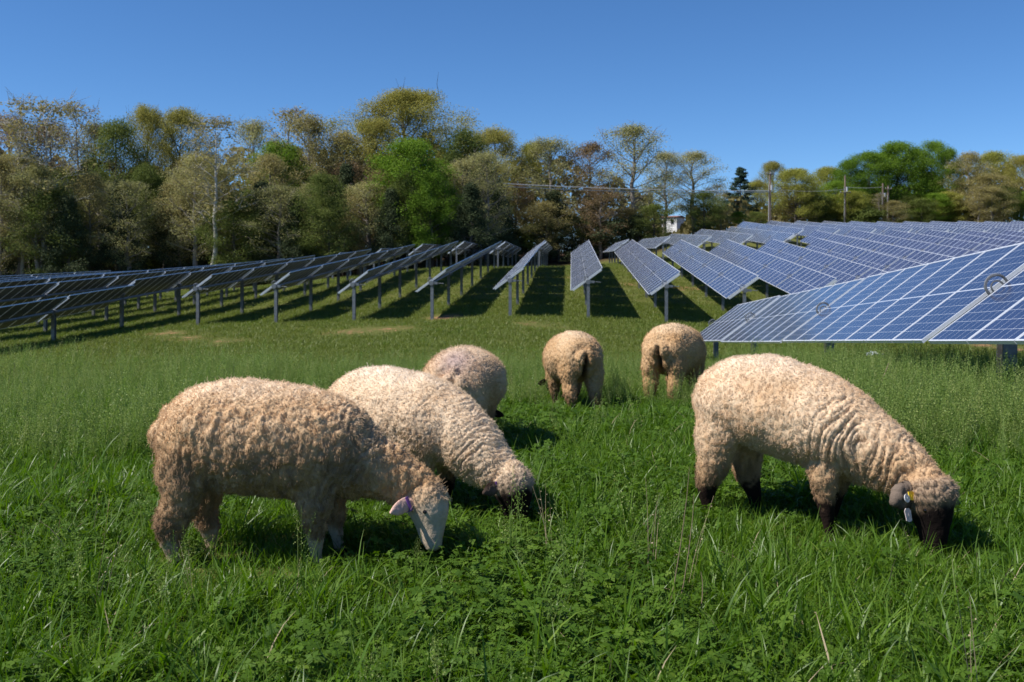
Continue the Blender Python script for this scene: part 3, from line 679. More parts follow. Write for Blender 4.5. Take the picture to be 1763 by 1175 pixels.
# ------------------------------------------------------------------ sheep
def wool_mat(name, bump=True):
    M = NT(name); c = M.attr('wool'); co = M.n('ShaderNodeTexCoord').outputs['Object']
    n = M.noise(co, 90, 3, 0.6); n2 = M.noise(co, 14, 3)
    h = M.n('ShaderNodeHueSaturation'); M.l(c, h.inputs['Color'])
    M.l(M.math('ADD', 0.74, M.math('ADD', M.math('MULTIPLY', n, 0.3), M.math('MULTIPLY', n2, 0.26))), h.inputs['Value'])
    M.l(h.outputs[0], M.b.inputs['Base Color']); M.set(Roughness=0.9, Specular_IOR_Level=0.06)
    bp = M.n('ShaderNodeBump'); bp.inputs['Strength'].default_value = 0.7; bp.inputs['Distance'].default_value = 0.006
    M.l(n, bp.inputs['Height']); M.l(bp.outputs[0], M.b.inputs['Normal'])
    return M.m
M_wool = wool_mat('sheep_coat')
def fleece_mat():
    M = NT('fleece_fibre'); M.l(M.attr('wool'), M.b.inputs['Base Color']); M.set(Roughness=0.8, Specular_IOR_Level=0.15)
    tr = M.n('ShaderNodeBsdfTranslucent'); M.l(M.attr('wool'), tr.inputs[0])
    mx = M.n('ShaderNodeMixShader'); mx.inputs[0].default_value = 0.25
    M.l(M.b.outputs[0], mx.inputs[1]); M.l(tr.outputs[0], mx.inputs[2]); M.l(mx.outputs[0], M.out.inputs[0]); return M.m
M_fleece = fleece_mat()
M_eye = simple('dark_eye', (0.012, 0.009, 0.006), 0.12)
M_hoof = simple('hoof_horn', (0.03, 0.025, 0.02), 0.6)
M_purple = simple('purple_tag', (0.16, 0.06, 0.30), 0.4)
M_tagw = simple('white_tag', (0.60, 0.57, 0.55), 0.45, 0, 0.08, 60)
M_tagp = simple('worn_pale_tag', (0.50, 0.43, 0.40), 0.6, 0, 0.15, 60)
M_tagy = simple('yellow_tag', (0.85, 0.58, 0.03), 0.45)
CREAM, TAN, PALE, BROWN, BLACK, WHITE = [np.array(c) for c in ((.67, .52, .365), (.48, .325, .19), (.72, .61, .485), (.23, .14, .075), (.010, .007, .006), (.60, .49, .365))]
def resample(P, n):
    P = np.asarray(P, float); m = len(P); out = []
    for i in range(m - 1):
        p0, p1, p2, p3 = P[max(i - 1, 0)], P[i], P[i + 1], P[min(i + 2, m - 1)]
        for j in range(n):
            t = j / n; out.append(0.5 * (2 * p1 + (p2 - p0) * t + (2*p0 - 5*p1 + 4*p2 - p3) * t * t + (3*p1 - p0 - 3*p2 + p3) * t ** 3))
    out.append(P[-1]); return np.array(out)
def loft(mb, chain, lat, seg=3, n=20):
    """chain rows: s, t, z, half width along lat, half height across; closed with rounded caps"""
    C = resample(chain, seg); P = C[:, :3]; R = np.maximum(C[:, 3:5], .006); lat = np.asarray(lat, float)
    T = np.gradient(P, axis=0); T /= np.linalg.norm(T, axis=1, keepdims=True); rings = []
    def ring(c, t, a, b):
        u = lat - t * lat.dot(t); u /= np.linalg.norm(u); w = np.cross(t, u); th = np.linspace(0, 2 * math.pi, n, endpoint=False)
        return c + np.outer(np.cos(th) * a, u) + np.outer(np.sin(th) * b, w)
    r = R[0].min()
    for k in (.995, .8, .45): rings.append(ring(P[0] - T[0] * r * k * .8, T[0], R[0, 0] * math.sqrt(1 - k * k), R[0, 1] * math.sqrt(1 - k * k)))
    for i in range(len(P)): rings.append(ring(P[i], T[i], R[i, 0], R[i, 1]))
    r = R[-1].min()
    for k in (.45, .8, .995): rings.append(ring(P[-1] + T[-1] * r * k * .8, T[-1], R[-1, 0] * math.sqrt(1 - k * k), R[-1, 1] * math.sqrt(1 - k * k)))
    m = len(rings); f = [(i * n + k, i * n + (k + 1) % n, (i + 1) * n + (k + 1) % n, (i + 1) * n + k) for i in range(m - 1) for k in range(n)]
    f += [tuple(range(n))[::-1], tuple(range((m - 1) * n, m * n))]
    mb.add(np.concatenate(rings).tolist(), f)
    return P, R
def body_dist(p, P, R):
    d = np.full(len(p), 9.0)
    for c, r in zip(P, R): d = np.minimum(d, np.linalg.norm(p - c, axis=1) - r.mean())
    return d
TORSO = [(-.44, 0, .56, .10, .09), (-.41, 0, .555, .165, .155), (-.33, 0, .55, .215, .20), (-.22, 0, .556, .245, .232), (-.10, 0, .55, .262, .252), (.025, 0, .54, .268, .25), (.15, 0, .525, .258, .246), (.27, 0, .50, .235, .242), (.37, 0, .47, .20, .215), (.44, 0, .445, .16, .17)]
def make_sheep(label, loc, heading, sc=1.0, neck=None, poll=(.70, 0, .27), muzzle=(.71, 0, .045), lat=(0, 1, 0), face=WHITE, leg=TAN, ear=None, legw=.10, voxel=.0062, hairs=60000, hair_len=.016,
               fold=.010, lock=(.026, .026, .05, .008), curl=(.011, .004), shade=0.0, belly=BROWN, dirt=.5, ears=True, topknot=.5, rump_tint=None, seed=1, breech=0.6, leg_move=None, torso=None, wide=1.0, earlen=.125, headk=1.12, tke=.42, eye_r=.0095, earw=1.0, tail=True, wave=.55, cleft=None, tone=1.0, hr=1.0, tuft=.006, streak=0.0, flank=None, xs=(1, 1, 1)):
    mb = MB(); parts = {}
    tor = np.array(torso if torso is not None else TORSO, float); tor[:, 3] *= wide
    parts['torso'] = loft(mb, tor, (0, 1, 0), 4, 28)
    neck = neck or [(.36, 0, .50, .17, .19), (.48, 0, .42, .15, .165), (.58, 0, .345, .125, .14), (.66, 0, .285, .10, .11), (.70, 0, .25, .085, .095)]
    parts['neck'] = loft(mb, neck, (0, 1, 0), 4, 22)
    poll, muzzle, lat = np.array(poll, float), np.array(muzzle, float), np.array(lat, float); lat /= np.linalg.norm(lat)
    ax = muzzle - poll; L = np.linalg.norm(ax); ax /= L; lat = lat - ax * lat.dot(ax); lat /= np.linalg.norm(lat)
    fwd = np.cross(lat, ax) ; fwd /= np.linalg.norm(fwd)
    if fwd[0] < 0: fwd = -fwd
    hk = headk; hd = [(*(poll - ax * .01), .068 * hk, .072 * hk), (*(poll + ax * L * .22 + fwd * .012), .076 * hk, .086 * hk), (*(poll + ax * L * .42 + fwd * .014), .070 * hk, .082 * hk), (*(poll + ax * L * .62 + fwd * .008), .052 * hk, .064 * hk), (*(poll + ax * L * .82), .042 * hk, .05 * hk), (*(poll + ax * L * .97), .036 * hk, .037 * hk)]
    parts['head'] = loft(mb, hd, lat, 4, 20)
    if ears:
        for sg in (-1, 1):
            b = poll + ax * L * .14 + lat * sg * .058 - fwd * .012; dr = lat * sg * .94 + ax * .24 - fwd * .16; dr /= np.linalg.norm(dr)
            up_ = np.cross(dr, fwd); w = np.array([.020, .034, .037, .030, .012]) * earw; el = earlen
            ch = [(*(b + dr * el * q), w[i], .0085) for i, q in enumerate((-.05, .28, .55, .82, 1.05))]
            parts['ear%d' % sg] = loft(mb, ch, up_, 4, 14)
    mv = leg_move or {}
    for nm, sg, hind in (('hl', 1, True), ('hr', -1, True), ('fl', 1, False), ('fr', -1, False)):
        dx = mv.get(nm, 0)
        if hind:
            ch = [(-.27, .11 * sg, .52, .115, .15), (-.305, .125 * sg, .40, .095, .125), (-.325 + dx * .3, .125 * sg, .295, .075, .088), (-.365 + dx * .7, .12 * sg, .20, .052 + legw * .12, .058 + legw * .1), (-.372 + dx, .118 * sg, .11, .030 + legw * .1, .034 + legw * .1), (-.362 + dx, .116 * sg, .04, .024, .027), (-.352 + dx, .116 * sg, .0, .03, .036)]
        else:
            ch = [(.27, .105 * sg, .42, .09, .12), (.265 + dx * .2, .118 * sg, .31, .07, .085), (.262 + dx * .5, .115 * sg, .22, .045 + legw * .1, .052 + legw * .1), (.265 + dx * .8, .112 * sg, .12, .028 + legw * .06, .030 + legw * .06), (.268 + dx, .11 * sg, .045, .023, .025), (.278 + dx, .11 * sg, .0, .029, .034)]
        parts[nm] = loft(mb, ch, (0, 1, 0), 4, 16)
    if tail: parts['tail'] = loft(mb, [(-.42, 0, .66, .035, .04), (-.455, 0, .61, .032, .03), (-.465, 0, .565, .022, .02)], (0, 1, 0), 3, 12)
    me0 = mb.mesh('sheep_src'); tmp = bpy.data.objects.new('sheep_src', me0); COL.objects.link(tmp)
    m = tmp.modifiers.new('r', 'REMESH'); m.mode = 'VOXEL'; m.voxel_size = voxel
    m = tmp.modifiers.new('s', 'SMOOTH'); m.factor = .5; m.iterations = int(10 * .0062 / voxel)
    dg = bpy.context.evaluated_depsgraph_get(); me = bpy.data.meshes.new_from_object(tmp.evaluated_get(dg))
    bpy.data.objects.remove(tmp)
    nv = len(me.vertices); p = np.empty(nv * 3, np.float32); me.vertices.foreach_get('co', p); p = p.reshape(-1, 3).astype(float)
    nr = np.empty(nv * 3, np.float32); me.vertices.foreach_get('normal', nr); nr = nr.reshape(-1, 3).astype(float)
    D = {k: body_dist(p, *v) for k, v in parts.items()}
    # q: arc length along spine and neck; head coordinate along the face
    spine = np.concatenate([parts['torso'][0][::2], parts['neck'][0][4::2]]); sl = np.concatenate([[0], np.cumsum(np.linalg.norm(np.diff(spine, axis=0), axis=1))])
    near = np.argmin(((p[:, None, :] - spine[None]) ** 2).sum(2), axis=1); tg = np.gradient(spine, axis=0); tg /= np.linalg.norm(tg, axis=1, keepdims=True)
    q = sl[near] + ((p - spine[near]) * tg[near]).sum(1)
    hrel = ((p - poll) @ ax) / L; hf = (p - poll) @ fwd
    ishead = sstep(.012, -.008, D['head'] - np.minimum(D['neck'], D['torso'])) * sstep(-.1, .06, hrel)
    isear = np.zeros(nv)
    for sg in (-1, 1):
        if ears: isear = np.maximum(isear, sstep(.006, -.004, D['ear%d' % sg] - np.minimum(D['head'] + .006, D['neck'] + .006)))
    tk = topknot * sstep(tke, tke - .26, hrel + vnoise(p * 30, 4) * .06)       # woolly poll
    facem = np.clip(ishead * (1 - tk), 0, 1); facem = np.maximum(facem, isear)
    legd = np.minimum(np.minimum(D['hl'], D['hr']), np.minimum(D['fl'], D['fr'])); isleg = sstep(.01, -.01, legd - D['torso'])
    hz = np.where(p[:, 0] < 0, .24, .25) - legw; barez = sstep(hz + .03, hz - .03, p[:, 2] + vnoise(p * 28, 8) * .03 + vnoise(p * 60, 9) * .02) * sstep(.05, .0, legd)
    barez *= (D['head'] > .02) & (D['neck'] > .03)
    w = np.clip(1 - np.maximum(facem, barez), 0, 1)
    # displacement
    S = seed * 7.31
    wp = p + np.stack([fbm(p * 6 + S, 2), fbm(p * 6 + S + 5, 2), fbm(p * 6 + S + 9, 2)], 1) * .03
    qn = q + fbm(p * np.array([5, 5, 2.2]) + S, 3) * .06
    qn = qn + fbm(p * np.array([9, 9, 4.]) + S + 11, 2) * .02; sp = .045 + .02 * vnoise(p * 2.5 + S)
    rid = 1 - np.abs(np.sin(math.pi * qn / .05 + 2.2 * vnoise(p * 5 + S + 2))) ** .8; rid = np.maximum(rid, .7 * (1 - np.abs(np.sin(math.pi * qn / .026 + vnoise(p * 7 + S))) ** .8))
    fm = sstep(.60, .86, q) * (.12 + .95 * sstep(-.25, .35, fbm(p * 5 + S + 3, 2))) * sstep(1.32, 1.1, q)
    disp = -rid ** 1.8 * fold * 1.6 * fm * w
    blob = fbm(p * 9 + S, 3); disp += blob * .009 * w
    cr_ = np.exp(-((fbm(p * np.array([9, 9, 3.5]) + S + 30, 2)) / .05) ** 2); disp -= cr_ * fold * .55 * w * sstep(-.1, .25, fbm(p * 3 + S + 60, 2))
    ls = np.array(lock[:3]); d1, d2, cc, idr = worley(wp / ls, seed); cell = np.clip(d2 - d1, 0, .5) / .5
    disp += (np.sqrt(cell) - .6) * lock[3] * w * (.5 + .8 * idr)
    e1, e2, _, idc = worley((p + vnoise(p * 40)[:, None] * .004) / curl[0], seed + 40); disp += (np.clip(e2 - e1, 0, .5) * 2 - .5) * curl[1] * w
    if streak:
        st = fbm(p * np.array([24, 24, 7.]) + S + np.stack([vnoise(p * 12 + 3)] * 3, 1) * .5, 3); disp += (np.abs(st) * 1.6 - .6) * streak * w * sstep(-.46, -.2, p[:, 0]) * sstep(.80, .64, p[:, 2])
    disp += ((np.sqrt(cell) - .45) * .012 + tuft) * np.clip(ishead * tk, 0, 1)
    disp += (facem + barez) * fbm(p * 60, 2) * .0012
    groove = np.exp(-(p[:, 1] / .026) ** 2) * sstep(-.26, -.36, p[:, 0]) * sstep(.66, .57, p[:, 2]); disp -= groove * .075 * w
    p2 = p + nr * disp[:, None]
    p2[:, 2] = np.maximum(p2[:, 2], .0)
    me.vertices.foreach_set('co', p2.astype(np.float32).ravel()); me.update()
    # colour of the coat, with flank and cleft shade painted in
    big = fbm(p * 4 + S, 3); fine = fbm(p * np.array([30, 30, 14.]) + S, 3)
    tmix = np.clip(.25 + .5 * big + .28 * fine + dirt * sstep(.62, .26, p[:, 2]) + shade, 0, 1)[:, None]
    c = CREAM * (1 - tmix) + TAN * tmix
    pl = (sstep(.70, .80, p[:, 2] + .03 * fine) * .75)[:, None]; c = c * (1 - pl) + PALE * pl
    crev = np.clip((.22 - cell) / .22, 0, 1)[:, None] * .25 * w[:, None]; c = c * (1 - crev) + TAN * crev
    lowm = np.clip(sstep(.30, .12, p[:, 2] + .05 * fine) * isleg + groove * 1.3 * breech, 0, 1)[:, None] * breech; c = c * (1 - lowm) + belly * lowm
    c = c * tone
    if flank is not None:                                         # matted, muddy locks along the side, with the flank's shade painted in
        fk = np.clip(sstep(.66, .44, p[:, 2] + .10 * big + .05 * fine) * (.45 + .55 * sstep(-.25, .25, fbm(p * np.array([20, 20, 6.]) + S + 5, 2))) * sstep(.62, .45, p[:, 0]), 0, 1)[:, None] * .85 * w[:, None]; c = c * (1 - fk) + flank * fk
    if cleft is not None: gk = (groove * .9)[:, None]; c = c * (1 - gk) + np.array(cleft) * gk  # groove darkened by colour too, its crease shade painted in
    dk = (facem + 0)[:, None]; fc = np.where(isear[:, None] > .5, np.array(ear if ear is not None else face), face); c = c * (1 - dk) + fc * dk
    if topknot: 
        kk = (ishead * tk * .6)[:, None] * (np.array(face) < .1).all(); c = c * (1 - kk) + np.array([.26, .2, .155]) * kk
    tz = (sstep(hz + .17, hz + .02, p[:, 2] + .08 * fine + .04 * big) * sstep(.03, .0, legd) * (D['head'] > .02) * .75)[:, None]; c = c * (1 - tz) + BROWN * tz
    lg = barez[:, None]; c = c * (1 - lg) + np.array(leg) * lg
    if rump_tint is not None:
        rt = (np.exp(-(((p - np.array([-.36, 0, .72])) / np.array([.14, .13, .12])) ** 2).sum(1)) * .8)[:, None]; c = c * (1 - rt) + np.array(rump_tint) * rt
    hoof = (sstep(.03, .02, p[:, 2]) * barez)[:, None]; c = c * (1 - hoof) + np.array([.03, .024, .02]) * hoof
    c = np.clip(c * (1 + fine * .10)[:, None], 0.004, 1)
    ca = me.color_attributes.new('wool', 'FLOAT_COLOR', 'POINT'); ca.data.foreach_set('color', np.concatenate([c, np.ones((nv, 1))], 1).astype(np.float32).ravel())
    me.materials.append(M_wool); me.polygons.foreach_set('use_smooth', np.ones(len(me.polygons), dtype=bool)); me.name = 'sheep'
    root = obj('sheep', me); root.location = (loc[0], loc[1], g1(*loc) if len(loc) < 3 else loc[2]); root.rotation_euler = (0, 0, heading); root.scale = (sc * xs[0], sc * xs[1], sc * xs[2])
    tag(root, label, 'sheep', 'sheep grazing in the meadow')
    # fleece strands
    rg = np.random.default_rng(seed); fcs = np.empty(len(me.polygons) * 4, np.int32); 
    lt = np.array([pl_.loop_total for pl_ in me.polygons]) if False else None
    me.loops.foreach_get('vertex_index', fcs) if len(me.loops) == len(fcs) else None
    vi = rg.integers(0, nv, hairs * 2); vi = vi[rg.uniform(0, 1, len(vi)) < w[vi]][:hairs]; hcount = len(vi)
    me.vertices.foreach_get('normal', (nb := np.empty(nv * 3, np.float32))); nb = nb.reshape(-1, 3)
    base = p2[vi] + rg.normal(size=(hcount, 3)) * voxel * .6; n_ = nr[vi] * .6 + nb[vi] * .4
    lockc = cc[vi] * ls - (wp[vi] - p[vi]); pull = lockc - p[vi]; pull -= n_ * (pull * n_).sum(1, keepdims=True)
    ln = hair_len * rg.uniform(.5, 1.25, (hcount, 1)) * (.8 + .5 * idr[vi, None])
    wisp = rg.uniform(0, 1, (hcount, 1)) < .05; ln = np.where(wisp, ln * 2.1, ln) * (1 + .9 * np.clip(ishead * tk, 0, 1)[vi, None])
    dr = n_ * np.where(wisp, 1.5, 1.0) + np.array([0, 0, -.28]) + np.stack([vnoise(p[vi] * 22 + k) for k in (1, 5, 9)], 1) * wave + rg.normal(size=(hcount, 3)) * .16; dr /= np.linalg.norm(dr, axis=1, keepdims=True)
    side = np.cross(dr, rg.normal(size=(hcount, 3))); side /= np.linalg.norm(side, axis=1, keepdims=True)
    K = 4; pts = np.empty((hcount, K, 3))
    for k in range(K):
        t = k / (K - 1); pts[:, k] = base - n_ * .002 + dr * ln * t + pull * .55 * t ** 1.5 + side * ln * .14 * math.sin(t * 5.0)
    hc = bpy.data.hair_curves.new('fleece'); hc.add_curves([K] * hcount)
    hc.attributes['position'].data.foreach_set('vector', pts.astype(np.float32).ravel()) if 'position' in hc.attributes else None
    ra = hc.attributes.get('radius') or hc.attributes.new('radius', 'FLOAT', 'POINT')
    rad = np.tile(np.array([.0011, .0010, .0008, .0003]) * hr, (hcount, 1)); ra.data.foreach_set('value', rad.astype(np.float32).ravel())
    hcol = c[vi] * rg.uniform(.9, 1.2, (hcount, 1)); hcol = np.clip(hcol * 1.1 + .015, 0, .9)
    wa = hc.attributes.new('wool', 'FLOAT_COLOR', 'CURVE'); wa.data.foreach_set('color', np.concatenate([hcol, np.ones((hcount, 1))], 1).astype(np.float32).ravel())
    hc.materials.append(M_fleece); obj('fleece', hc, root)
    # eyes
    for sg in (-1, 1):
        b = bmesh.new(); bmesh.ops.create_uvsphere(b, u_segments=12, v_segments=8, radius=eye_r); em = bpy.data.meshes.new('eye'); b.to_mesh(em); b.free(); em.materials.append(M_eye)
        obj('eye', em, root, tuple(poll + ax * L * .40 + lat * sg * .066 * headk + fwd * .042))
    info = dict(root=root, poll=poll, ax=ax, L=L, lat=lat, fwd=fwd, earlen=earlen)
    return info
def ear_frame(I, sg, q):
    b = I['poll'] + I['ax'] * I['L'] * .14 + I['lat'] * sg * .052 - I['fwd'] * .012; dr = I['lat'] * sg * .94 + I['ax'] * .24 - I['fwd'] * .16; dr /= np.linalg.norm(dr)
    return b + dr * I['earlen'] * q, dr
R_ = math.radians
# A: left front, white face, standing side on
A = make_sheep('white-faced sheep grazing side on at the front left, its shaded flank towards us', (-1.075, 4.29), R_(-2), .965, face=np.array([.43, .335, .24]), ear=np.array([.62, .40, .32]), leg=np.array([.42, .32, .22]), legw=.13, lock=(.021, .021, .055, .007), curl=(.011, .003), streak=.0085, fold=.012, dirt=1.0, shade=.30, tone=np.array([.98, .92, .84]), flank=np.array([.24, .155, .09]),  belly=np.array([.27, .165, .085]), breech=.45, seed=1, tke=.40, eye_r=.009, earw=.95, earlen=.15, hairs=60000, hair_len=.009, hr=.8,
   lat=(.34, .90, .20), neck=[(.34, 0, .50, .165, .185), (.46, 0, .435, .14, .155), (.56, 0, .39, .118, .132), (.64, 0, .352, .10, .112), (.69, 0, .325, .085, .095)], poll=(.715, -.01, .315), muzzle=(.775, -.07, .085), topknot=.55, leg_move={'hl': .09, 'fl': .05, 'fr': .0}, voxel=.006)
b, dr = ear_frame(A, -1, .30)
def strap(I, sg, q, w, h, mat, name, lab, off=.013, up=None):
    c, d = ear_frame(I, sg, q); m = MB(); nrm = I['fwd'] * .9 - d * .1; nrm = nrm / np.linalg.norm(nrm); X = Vector(d); N = Vector(nrm); N = (N - X * N.dot(X)).normalized(); Y = N.cross(X)
    rot = Matrix((X, Y, N)).transposed(); m.box((0, 0, 0), (w, h, .004), rot=rot); m.box(N * -2 * off, (w, h, .004), rot=rot); m.box(Y * (h / 2) - N * off, (w, .004, 2 * off), rot=rot)
    o = obj(name, m.mesh(name, mat), I['root'], tuple(Vector(c) + N * off)); o['label'] = lab; return o
strap(A, -1, .36, .016, .062, M_purple, 'ear_tag', 'purple ear tag')
# B: middle, black face, angled towards the camera
B = make_sheep('black-faced sheep with tight cream curls, grazing behind the white-faced one', (-.60, 5.22), R_(-32), .935, face=BLACK, ear=np.array([.03, .018, .014]), leg=BLACK, legw=.06, lock=(.02, .02, .026, .004), curl=(.0115, .005), fold=.010, dirt=.12, shade=-.1, seed=2, hairs=52000, hair_len=.0085, hr=.85,
   neck=[(.36, 0, .50, .18, .20), (.48, 0, .42, .165, .18), (.58, 0, .345, .14, .155), (.665, 0, .29, .11, .122), (.705, 0, .262, .088, .10)], poll=(.735, 0, .278), muzzle=(.805, -.02, .02), lat=(.10, 1, .02), headk=1.24, topknot=.75, voxel=.0062, wide=1.03)
strap(B, -1, .35, .012, .05, M_purple, 'ear_tag', 'purple ear tag')
# C: rump view behind B
make_sheep('sheep seen from behind with a pinkish stain on its rump, beyond the two front sheep', (-.325, 6.9), R_(82), .95, face=BLACK, leg=BLACK, legw=.06, lock=(.022, .022, .04, .008), curl=(.013, .004), fold=.008, dirt=.5, shade=.16, seed=3, hairs=24000, hair_len=.012, voxel=.0085, tone=np.array([.92, .86, .80]), rump_tint=(.36, .27, .26), wide=1.08)
make_sheep('cream sheep seen squarely from behind with a dark cleft, middle of the three rumps', (.575, 9.5), R_(103), .955, face=BLACK, leg=np.array([.05, .03, .02]), legw=.11, lock=(.024, .024, .045, .012), curl=(.014, .004), fold=.012, dirt=.55, shade=.30, tail=False, cleft=(.035, .022, .014), tone=np.array([.84, .76, .65]), seed=4, hairs=18000, hair_len=.009, voxel=.0085, belly=np.array([.17, .10, .06]), breech=.8, leg_move={'fl': .0})
make_sheep('farthest sheep, its rump turned to us and right flank in shade, near the tracker corner', (1.68, 10.3), R_(62), 1.05, face=BLACK, leg=np.array([.12, .07, .045]), legw=.12, lock=(.024, .024, .05, .011), curl=(.014, .004), fold=.012, dirt=.6, shade=.32, tail=False, cleft=(.06, .04, .025), tone=np.array([.86, .78, .66]), seed=5, hairs=18000, hair_len=.010, voxel=.0088, breech=.7)
# F: right front
Fs = make_sheep('big black-legged sheep grazing at the right, deep neck folds and tags in its ear', (1.335, 4.90), R_(-42), 1.04, xs=(.925, .97, 1.0), face=BLACK, ear=np.array([.014, .0085, .0065]), leg=np.array([.016, .010, .008]), legw=.07, earw=1.35, earlen=.12, torso=[(-.44, 0, .57, .10, .09), (-.41, 0, .57, .165, .15), (-.33, 0, .575, .21, .19), (-.22, 0, .588, .24, .21), (-.10, 0, .58, .258, .225), (.025, 0, .562, .265, .225), (.15, 0, .53, .258, .22), (.27, 0, .49, .235, .215), (.37, 0, .45, .20, .195), (.44, 0, .42, .16, .155)], lock=(.030, .030, .05, .004), curl=(.012, .0022), wave=.22, fold=.015, dirt=.45, shade=.06, tone=np.array([.97, .94, .91]), seed=6, hairs=70000, hair_len=.0068, hr=.75,
   neck=[(.34, 0, .47, .19, .20), (.45, 0, .42, .162, .175), (.55, 0, .38, .135, .15), (.63, 0, .345, .112, .125), (.68, 0, .32, .09, .105)], poll=(.715, -.03, .305), muzzle=(.79, -.08, .025), lat=(.22, .97, .10), topknot=.95, tuft=.024, tke=.44, headk=1.22, voxel=.0062, wide=1.02, leg_move={'hl': .14, 'fl': -.06, 'fr': .03})
c, d = ear_frame(Fs, -1, .92)
def disc_tag(I, c, r, mat, lab, n=14, shape=None, off=.016, dx=0, dz=0):
    N = Vector(I['fwd']); X = Vector(I['lat']); X = (X - N * X.dot(N)).normalized(); Y = N.cross(X); m = MB()
    pr = shape or [(math.cos(2 * math.pi * k / n) * r, math.sin(2 * math.pi * k / n) * r) for k in range(n)]; k = len(pr)
    v = [X * a + Y * b_ - N * .002 for a, b_ in pr] + [X * a + Y * b_ + N * .002 for a, b_ in pr]
    m.add(v, [tuple(range(k))[::-1], tuple(range(k, 2 * k))] + [(i, (i + 1) % k, k + (i + 1) % k, k + i) for i in range(k)])
    m.add([p_ * .28 + N * .006 for p_ in v], [tuple(range(k))[::-1], tuple(range(k, 2 * k))] + [(i, (i + 1) % k, k + (i + 1) % k, k + i) for i in range(k)])
    o = obj('ear_tag', m.mesh('ear_tag', mat), I['root'], tuple(Vector(c) + N * off + X * dx + Y * dz)); o['label'] = lab
disc_tag(Fs, c, .0175, M_tagw, 'round white ear tag', off=.046, dx=.002, dz=.004)
disc_tag(Fs, c, .02, M_tagy, 'yellow ear tag', shape=[(-.014, -.017), (.012, -.019), (.034, -.012), (.052, -.002), (.034, .014), (.010, .019), (-.014, .017)], off=.044, dx=.034, dz=.014)
disc_tag(Fs, c, .03, M_tagp, 'pale hanging ear tag', shape=[(-.018, -.024), (0, -.030), (.018, -.024), (.021, .016), (.010, .027), (-.010, .027), (-.021, .016)], off=.030, dx=.012, dz=-.062)
# ------------------------------------------------------------------ meadow plants (one uncountable mass, scattered as instances)
GB = bpy.data.collections.new('plant_sources')
M_blade = leafy('grass_blade', [(0.0, (0.046, 0.104, 0.008)), (0.35, (0.084, 0.170, 0.014)), (0.7, (0.135, 0.23, 0.022)), (0.93, (0.20, 0.28, 0.04)), (1.0, (0.26, 0.24, 0.09))], 0.40, 0.42, 0.32, 'tint')
M_weed = leafy('clover_leaf', [(0.0, (0.036, 0.084, 0.008)), (0.5, (0.076, 0.148, 0.013)), (1.0, (0.14, 0.215, 0.028))], 0.6, 0.34, 0.18, 'tint')
M_seed = leafy('seed_stalk', [(0.0, (0.11, 0.19, 0.035)), (0.5, (0.19, 0.27, 0.06)), (1.0, (0.30, 0.34, 0.11))], 0.55, 0.4, 0.3, 'tint')
M_straw = leafy('dry_straw', [(0.0, (0.20, 0.15, 0.085)), (1.0, (0.42, 0.34, 0.21))], 0.6, 0.15, 0.3, 'tint')
M_short = leafy('short_grass', [(0.0, (0.085, 0.125, 0.015)), (0.5, (0.15, 0.195, 0.028)), (0.85, (0.18, 0.20, 0.048)), (1.0, (0.28, 0.24, 0.10))], 0.5, 0.35, 0.35, 'tint')
def clump(name, parts, mat):
    v, f, t = [], [], []
    for pv, pf, tv in parts:
        b = len(v); v += list(map(tuple, pv)); f += [tuple(i + b for i in q) for q in pf]; t += [tv] * len(pf)
    me = mesh_np(name, v, f, [mat], True); a = me.attributes.new('tint', 'FLOAT', 'FACE'); a.data.foreach_set('value', np.array(t, np.float32))
    o = bpy.data.objects.new(name, me); GB.objects.link(o); return o
def blade(rg, base, h, w, lean, az, seg=4, curl=1.0, fold=0.0):
    d = np.array([math.cos(az), math.sin(az), 0]); sd = np.array([-d[1], d[0], 0]); tw = rg.uniform(-.9, .9); sd = sd * math.cos(tw) + d * math.sin(tw)
    v, p, a = [], np.array(base, float), lean * .35
    for i in range(seg + 1):
        t = i / seg; ww = w * (1 - t ** 1.7) * (0.6 + .8 * min(1, t * 3)) / 1.4 + .0003
        v += [p - sd * ww, p + sd * ww]; a += lean * curl / seg * (0.4 + t); st = h / seg
        p = p + (d * math.sin(a) + np.array([0, 0, math.cos(a)])) * st
    return v, [(2*i, 2*i+1, 2*i+3, 2*i+2) for i in range(seg)], 0
def grass_clump(name, seed, n, hmin, hmax, spread, wid, lean, mat, seg=4):
    rg = np.random.default_rng(seed); P = []
    for i in range(n):
        r = spread * math.sqrt(rg.uniform()); a = rg.uniform(0, 6.283); v, f, _ = blade(rg, (r * math.cos(a), r * math.sin(a), -.01), rg.uniform(hmin, hmax), wid * rg.uniform(.6, 1.3), lean * rg.uniform(.25, 1.5), rg.uniform(0, 6.283), seg)
        P.append((v, f, np.clip(rg.normal(.45, .2), 0, 1)))
    clump(name, P, mat)
def leaflet(c, d, n, l, w):
    s = np.cross(n, d); return [c, c + d * l * .45 + s * w, c + d * l - n * l * .08, c + d * l * .45 - s * w], [(0, 1, 2, 3)]
